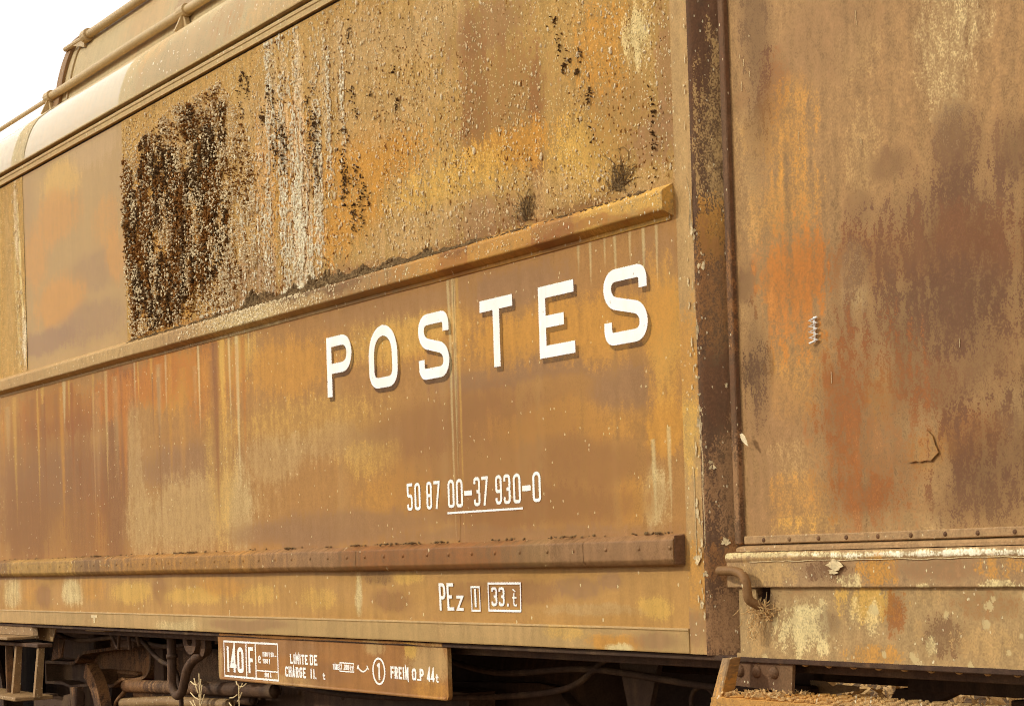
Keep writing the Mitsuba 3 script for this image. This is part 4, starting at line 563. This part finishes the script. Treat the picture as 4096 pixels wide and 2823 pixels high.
# pale lichen on the patch and along the white runs
X, Z = in_poly(MP.intersection(sbox(-3, 2.4, -1.6, 3.2)), 1300, .52, 26, 16, 33); n = len(X)
add('lichen', scatter(ico0, np.stack([X, -.012 - .008 * rng.random(n), Z], 1), np.stack([rng.uniform(.003, .008, n), rng.uniform(.002, .004, n), rng.uniform(.003, .007, n)], 1), rng, .3), 'lichen_pale', False, 'larger pale lichen rosettes on the dark moss', 'lichen', kind='stuff')
Pl, Sl = [], []
Dk = []
for cx, cz, rx, rz, _, am in CREAM:
    k = int(am * 52000 * rx * rz) + 90; x = cx + rx * (rng.integers(-3, 4, k) * .30 + .07 * rng.normal(size=k)); z = np.clip(cz + rz * rng.normal(size=k) * .62, 2.46, 3.43)
    ok = nz(x * 60, z * 9, 51) + .25 * nz(x * 9, z * 5, 52) > -.06; x, z = x[ok], z[ok]; k = len(x)
    Pl.append(np.stack([x, -.001 - .004 * rng.random(k), z], 1)); Sl.append(np.stack([.0012 + rng.gamma(2, .0008, k), rng.uniform(.0015, .004, k), .002 + rng.gamma(2, .0018, k)], 1))
    h = k // 2; Dk.append(np.stack([cx + rx * 1.5 * rng.normal(size=h), -.001 - .003 * rng.random(h), np.clip(cz + rz * .7 * rng.normal(size=h), 2.46, 3.42)], 1))
Dk = np.vstack(Dk); Dk = Dk[nz(Dk[:, 0] * 30, Dk[:, 2] * 9, 53) > .0]; n = len(Dk)
add('moss', scatter(ico0, Dk, np.stack([.001 + rng.gamma(2, .0008, n), rng.uniform(.0015, .004, n), .0015 + rng.gamma(2, .0014, n)], 1), rng, .3), 'moss_rusty', False, 'fine brown specks of moss between the white runs', 'moss', kind='stuff')
Pl, Sl = np.vstack(Pl), np.vstack(Sl)
add('lichen', scatter(ico0, Pl, Sl, rng, .25, False), 'lichen_white', False, 'white lichen flakes and white runs beside the moss patch', 'lichen', kind='stuff')
k = 3200; x = rng.uniform(-2.85, 1.08, k); z = rng.uniform(2.45, 3.43, k)
dense = np.zeros(k)
for cx, cz, rx, rz in ((.63, 2.68, .12, .14), (1.0, 2.62, .05, .2), (-.8, 2.7, .2, .2), (.5, 2.5, .2, .05), (-1.2, 2.8, .5, .4), (.6, 3.0, .1, .15)): dense = np.maximum(dense, np.exp(-((x - cx) / rx) ** 2 - ((z - cz) / rz) ** 2))
ok = rng.random(k) < .18 + .82 * dense; x, z, dense = x[ok], z[ok], dense[ok]; n = len(x); s = np.minimum(rng.gamma(1.6, .0008, n) + .0006 + dense * .0008, .0034)
part('upper_panel__paint_blisters', scatter(ico0, np.stack([x, -.0005 - .3 * s, z], 1), np.stack([s, s * .6, s * 1.3], 1), rng, .15), 'upper_paint', True, kind='stuff')
k = 14000; xg = np.r_[rng.uniform(-2.85, 1.08, k - 500), rng.normal(-4.29, .035, 500)]; zg = rng.uniform(2.45, 3.43, k); ok = (nz(xg * 7, zg * 2.2, 50) + rng.normal(size=k) * .12 > -.02 + .10 * np.clip((xg - .2) / .8, -1, 1)); xg, zg = xg[ok], zg[ok]; k = len(xg)
sg = .0009 + rng.gamma(2, .00055, k)
add('lichen', scatter(ico0, np.stack([xg, -.001 - .4 * sg, zg], 1), np.stack([sg, sg * .9, sg * rng.uniform(1.1, 2.6, k)], 1), rng, .25, False), 'lichen_pale', False, 'fine pale grains streaked down the whole upper sheet', 'lichen', kind='stuff')
sel = rng.random(n) < .10
add('lichen', scatter(ico0, np.stack([x[sel] + .004, -.002 - .3 * s[sel], z[sel] + .003], 1), np.stack([s[sel] * .9 + .001, s[sel] * .6, s[sel] * 1.2 + .001], 1), rng, .2), 'lichen_pale', False, 'pale lichen grains dotted over the rest of the upper sheet', 'lichen', kind='stuff')
# moss cushions on the belt rail
FR = Polygon([(-2.86, 3.25), (-2.3, 3.38), (-1.8, 3.38), (-1.6, 3.2), (-1.5, 2.9), (-1.5, 2.6), (-1.75, 2.48), (-2.8, 2.45)])
X, Z = in_poly(FR, 2400, .50, 10, 4, 40); n = len(X)
add('moss', scatter(ico1, np.stack([X, -.003 - .006 * rng.random(n), Z], 1), np.stack([.0012 + rng.gamma(2, .0012, n), rng.uniform(.002, .006, n), .0012 + rng.gamma(2, .0012, n)], 1), rng, .3), 'moss_rusty', True,
    'fine dark moss crumbs fraying round the edges of the patch', 'moss', kind='stuff')
X, Z = in_poly(FR, 5400, .49, 30, 12, 41); n = len(X)
add('lichen', scatter(ico0, np.stack([X, -.006 - .012 * rng.random(n), Z], 1), np.stack([.0016 + rng.gamma(2, .0013, n), rng.uniform(.002, .005, n), .0016 + rng.gamma(2, .0013, n)], 1), rng, .28), 'lichen_pale', False, 'pale lichen flakes growing among the dark moss', 'lichen', kind='stuff')
def ledge(x0, x1, k, h, mat, lab):
    x = rng.uniform(x0, x1, k); q = np.clip(nz(x * 4.5, x * 0, 34) * 1.6 + nz(x * 17, x * 0, 35) * .9 + .42, 0, 1.2); x = x[q > .1]; q = q[q > .1]; k = len(x); hh = h * (.12 + q ** 2) * rng.uniform(.3, 1, k)
    y = -rng.random(k) * .028; z = 2.444 + y * .5 + hh * rng.uniform(.1, .9, k) * (1 + y / .04)
    add('moss', scatter(ico1, np.stack([x, y, z], 1), np.stack([rng.uniform(.003, .008, k), rng.uniform(.004, .008, k), .002 + hh * .35], 1), rng, .22), mat, True, lab, 'moss', kind='stuff')
ledge(-2.80, -1.60, 800, .026, 'moss_grey', 'thin grey moss on the belt rail under the moss patch')
ledge(-1.60, -.80, 2200, .085, 'moss_grey', 'thick grey moss cushions on the belt rail under the white runs')
ledge(-.80, -.25, 1100, .050, 'moss_grey', 'grey moss line on the rail above the letters P and O')
ledge(-.25, .10, 420, .032, 'moss_grey', 'dark moss line on the rail above the letters S and T')
ledge(.10, 1.0, 200, .010, 'moss_grey', 'thin moss at the right end of the belt rail')
def tuft(cx, cz, k, L, spread, lab):
    q = 110; r, a = L * rng.random(q) ** .55, rng.normal(math.pi / 2, spread * .8, q)
    ms = [scatter(ico0, np.stack([cx + r * np.cos(a) + rng.normal(size=q) * L * .38, -.002 - .006 * rng.random(q), cz + np.abs(r * np.sin(a))], 1), np.stack([.0006 + rng.gamma(1.6, .0007, q), rng.uniform(.001, .003, q), .0008 + rng.gamma(1.6, .0009, q)], 1), rng, .3)]
    for _ in range(k):
        a = rng.normal(math.pi / 2, spread); l = L * rng.uniform(.4, 1); x0, z0 = cx + rng.normal() * L * .25, cz + abs(rng.normal()) * L * .35; c = rng.normal() * .8
        t = np.linspace(0, 1, 4); p = np.stack([x0 + l * t * np.cos(a + c * t), -.002 - .006 * t * rng.random(), z0 + l * t * np.sin(a + c * t)], 1); ms.append(tube(p, np.array([.0014, .0012, .0009, .0005]), 3, False))
    k_ = add('dry_moss_tuft', cat(ms[1:]), 'moss_grey', False, lab, 'moss tuft'); add(k_ + '__crumbs', ms[0], 'moss_grey', kind='stuff')
tuft(.36, 2.46, 34, .075, .6, 'wiry tuft of dry moss on the rail above the letters E')
tuft(.83, 2.465, 46, .085, .8, 'wiry dark tuft of moss above the right end of the rail')
k = 2600; x = rng.uniform(-2.2, -.8, k)
y = rng.uniform(-.043, -.036, k); z = rng.uniform(2.375, 2.43, k); kk = rng.random(k) < .9 * np.exp(-((x + 1.5) / .38) ** 2) + .12; x, y, z = x[kk], y[kk], z[kk]; n = len(x)
x2 = rng.uniform(-.9, 1.06, 420); x = np.r_[x, x2]; y = np.r_[y, rng.uniform(-.043, -.038, 420)]; z = np.r_[z, rng.uniform(2.372, 2.43, 420)]; n = len(x); s = np.r_[rng.uniform(.002, .006, n - 420), rng.uniform(.001, .0035, 420)]
add('lichen', scatter(ico0, np.stack([x, y, z], 1), np.stack([s, s * .5, s * 1.1], 1), rng, .2), 'lichen_pale', False, 'pale lichen spots on the face of the belt rail', 'lichen', kind='stuff')
# crumbs of moss on the lower rail
k = 420; x = np.r_[rng.uniform(-4.6, 1.05, 90), np.concatenate([rng.normal(c, .03, 14) for c in (-3.3, -2.35, -2.2, -1.3, -.75, -.55, -.35, -.2, .55, .95)])]; k = len(x)
add('moss', scatter(ico1, np.stack([x, -.004 - .02 * rng.random(k), 1.4835 - .2 * 0 + .004 * rng.random(k)], 1), np.stack([rng.uniform(.002, .006, k), rng.uniform(.002, .005, k), rng.uniform(.0015, .005, k)], 1), rng, .25), 'moss_grey', True, 'crumbs of moss on the top of the riveted rail', 'moss', kind='stuff')
# curled flakes of paint
def chip(x, y, z, w, h, tilt=0.0):
    a = np.linspace(0, 2 * np.pi, 17, endpoint=False); r = 1 + .38 * rng.normal(size=17).clip(-1.3, 1.3)
    p = Polygon([(w * .42 * r_ * math.cos(t), h * .42 * r_ * math.sin(t)) for r_, t in zip(r, a)]).buffer(0)
    m = xz(p, -.0005, .0005); v = m.vertices; v[:, 1] -= .35 * (v[:, 0] ** 2 / max(w, .004) + v[:, 2] ** 2 / max(h, .004)) * rng.uniform(.3, 1)
    c, s = math.cos(tilt), math.sin(tilt); m.vertices = np.stack([v[:, 0] * c - v[:, 1] * s, v[:, 0] * s + v[:, 1] * c, v[:, 2]], 1) + [x, y, z]; return m
CH = [(float(a), float(b), float(c), float(d)) for a, b, c, d in zip(1.128 + .04 * rng.random(46), rng.uniform(1.2, 2.9, 46) ** 1.0, rng.uniform(.003, .010, 46), rng.uniform(.006, .03, 46))] + [(1.150, 2.375, .006, .15), (1.152, 2.309, .014, .05), (1.169, 2.221, .022, .05), (1.157, 2.037, .008, .05), (1.156, 1.778, .016, .05), (1.178, 1.663, .020, .03), (1.230, 1.651, .025, .02), (1.210, 1.878, .008, .014), (1.137, 1.538, .012, .03), (1.152, 1.455, .014, .03), (1.130, 1.412, .028, .03), (1.198, 1.455, .030, .022), (1.157, 1.37, .018, .022), (1.14, 1.35, .005, .012), (1.141, 1.929, .004, .02), (1.14, 1.71, .006, .05), (1.147, 1.325, .004, .016), (1.151, 1.305, .004, .02), (1.15, 1.29, .006, .008)]
for x, z, w, h in CH:
    y = -.004 if x < 1.155 else (x - 1.155) * .95 - .002
    part('corner_post__paint_chip', chip(x, y, z, w, h, 0 if x < 1.155 else .75), 'chip_paint', 30)
edge = [(1.1575 + .004 * float(nz(np.array([z * 12]), np.array([0.]), 35)[0]) * 2, .002, z) for z in np.linspace(1.44, 1.80, 50)]
part('corner_post__paint_edge', tube(edge, .0014, 5), 'chip_paint', True)
part('corner_post__paint_edge', tube([(1.128 + .006 * float(nz(np.array([z * 14]), np.array([3.]), 36)[0]), -.003, z) for z in np.linspace(1.42, 1.66, 40)], .0012, 5), 'chip_paint', True)
add(f'{board}__paint_chip', chip(1.66, -.001, 1.392, .06, .03), 'chip_paint', 30)
add(f'{board}__paint_chip', chip(1.655, -.0005, 1.372, .035, .014), 'chip_paint', 30)
sx = np.sort(rng.uniform(1.27, 2.6, 90)); add(f'{board}__paint_edge', tube([(x, .0015, 1.4015 + .006 * float(nz(np.array([x * 25]), np.array([0.]), 37)[0])) for x in sx], .0013, 5), 'chip_paint', True)
# small loose things
add('dry_leaf', (lambda m: m)(xz(Polygon([(1.294, 1.740), (1.303, 1.742), (1.314, 1.733), (1.321, 1.720), (1.326, 1.706), (1.314, 1.712), (1.302, 1.722), (1.296, 1.732)]), .020, .0215)), 'lichen_pale', False, 'small pale leaf caught at the left edge of the door', 'leaf')
zig = [(1.567 + .013 * (-1) ** i, .042 - .003 * (i % 2), 2.018 - .0072 * i) for i in range(10)]
add('white_coil', cat([tube(zig, .0032, 6), tube([(1.567, .045, 2.02), (1.567, .045, 1.954)], .0026, 6)]), 'white_plastic', True, 'small white zigzag coil stuck to the rusty door', 'coil')
deb = []
for _ in range(90):
    p0 = np.array([rng.normal(1.375, .022), rng.uniform(-.012, .012), rng.normal(1.272, .012)]); d = rng.normal(size=3) * [.02, .008, .018]
    deb.append(tube([p0, p0 + d * .5 + rng.normal(size=3) * .003, p0 + d], .0011, 4, False))
for _ in range(22):
    p0 = np.array([rng.normal(1.355, .01), -.012, 1.262 - rng.random() * .05]); deb.append(tube([p0, p0 + [rng.normal() * .006, 0, -.012], p0 + [rng.normal() * .01, 0, -.02]], .0014, 4, False))
add('dry_debris', cat(deb), 'leaf_dry', False, 'tangle of dry plant fibres behind the grab handle', 'plant debris', kind='stuff')
lv = []
for _ in range(230):
    x = 1.34 + abs(rng.normal()) * .12 if rng.random() < .7 else rng.uniform(1.33, 2.4); y = rng.uniform(-.11, .06) if x < 1.5 else rng.uniform(-.115, -.06)
    m = chip(0, 0, 0, rng.uniform(.006, .018), rng.uniform(.006, .016)); m.apply_transform(trimesh.transformations.random_rotation_matrix(rng.random(3))); m.apply_translation([x, y, 1.058 + rng.random() * .008 * (x < 1.55)]); lv.append(m)
add('leaf_litter', cat(lv), 'leaf_dry', False, 'broken dry leaves lying on the right footstep', 'leaf litter', kind='stuff')
def stalk(tip, twigs, lab):
    ms = [tube(smooth_path(np.array([(tip[0] + .02, -.30, 0.0), (tip[0] + .01, -.30, .5), tip]), 8), np.linspace(.004, .0022, 17), 6)]
    for a, b in twigs: ms.append(tube(smooth_path(np.array([a, ((a[0] + b[0]) / 2 + .004, -.302, (a[2] + b[2]) / 2 - .004), b]), 4), .0022, 5))
    add('dead_stalk', cat(ms), 'straw', True, lab, 'dead plant stalk')
P3 = lambda x, z: (x, -.30, z)
stalk(P3(-1.514, 1.020), [(P3(-1.530, .975), P3(-1.594, .987)), (P3(-1.528, .945), P3(-1.560, 1.0)), (P3(-1.520, .92), P3(-1.597, .943)), (P3(-1.515, .90), P3(-1.489, .978)), (P3(-1.515, .89), P3(-1.470, .942)), (P3(-1.51, .87), P3(-1.605, .910)), (P3(-1.52, .93), P3(-1.497, 1.0)), (P3(-1.51, .86), P3(-1.575, .915))], 'bleached dead stalk left of the notice board, taller and branchier one')
stalk(P3(-1.166, .992), [(P3(-1.166, .975), P3(-1.132, .999)), (P3(-1.155, .985), P3(-1.10, .999)), (P3(-1.18, .955), P3(-1.245, .940)), (P3(-1.17, .99), P3(-1.185, 1.004)), (P3(-1.18, .93), P3(-1.140, .965)), (P3(-1.19, .90), P3(-1.251, .922))], 'bleached dead stalk just under the 140 F frame of the notice board')

# ---------------------------------------------------------------- ground and what lies beyond
g = trimesh.creation.box([800, 800, .02]); g.apply_translation([0, 0, -.011]); add('ground', g, 'ground_soil', kind='structure')
bed = sweep_x([(-.9, 0), (-.5, .16), (3.4, .16), (3.8, 0)], np.linspace(-30, 20, 60), lambda x, y, z: (.05 * nz(x, y, 38), .04 * nz(x * 2, y * 3, 39) * (z > .1))); add('track_bed', bed, 'ballast_stone', kind='structure')
n = 5000; x = rng.uniform(-9, 5, n); y = rng.uniform(-.8, 3.7, n); s = rng.uniform(.015, .035, n); z = np.where((y > -.5) & (y < 3.4), .165, .08)
add('ballast', scatter(ico0, np.stack([x, y, z], 1), np.stack([s, s, s * .8], 1), rng, .2), 'ballast_stone', False, 'loose ballast stones under the wagon', 'ballast', kind='stuff')
for y, lab in ((.72, 'rail nearest the viewer, under the wagon'), (2.16, 'rail on the far side, under the wagon')):
    add('rail', sweep_x([(y - .07, .17), (y + .07, .17), (y + .07, .182), (y + .012, .20), (y + .012, .285), (y + .036, .295), (y + .036, .32), (y - .036, .32), (y - .036, .295), (y - .012, .285), (y - .012, .20), (y - .07, .182)], [-40, 20]), 'dark_iron', False, lab, 'rail')
stn = trimesh.creation.icosphere(subdivisions=2); stn.vertices *= np.array([.12, .10, .05]) * (1 + .15 * rng.normal(size=(len(stn.vertices), 1)).clip(-1, 1) * .4); stn.apply_translation([-5.37, 1.4, .62])
lv = []
nB = 6500
V = np.array([[-.5, 0, 0], [0, .28, .06], [.5, 0, 0], [0, -.28, .06]]); F = np.array([[0, 1, 2], [0, 2, 3]])
x = rng.uniform(-14, -1, nB); y = rng.uniform(7.4, 11.5, nB); z = rng.random(nB) ** 1.3 * (.5 + .6 * rng.random(nB)); sz = rng.uniform(.06, .2, nB)
for i in range(nB):
    R = trimesh.transformations.random_rotation_matrix(rng.random(3))[:3, :3]; lv.append(V * sz[i] @ R.T + [x[i], y[i], z[i]])
add('undergrowth', trimesh.Trimesh(np.vstack(lv), (F[None] + (np.arange(nB) * 4)[:, None, None]).reshape(-1, 3), process=False), 'leaf_dry', False, 'dry sunlit leaves and weeds beyond the wagon, seen through the gaps below', 'undergrowth', kind='stuff')
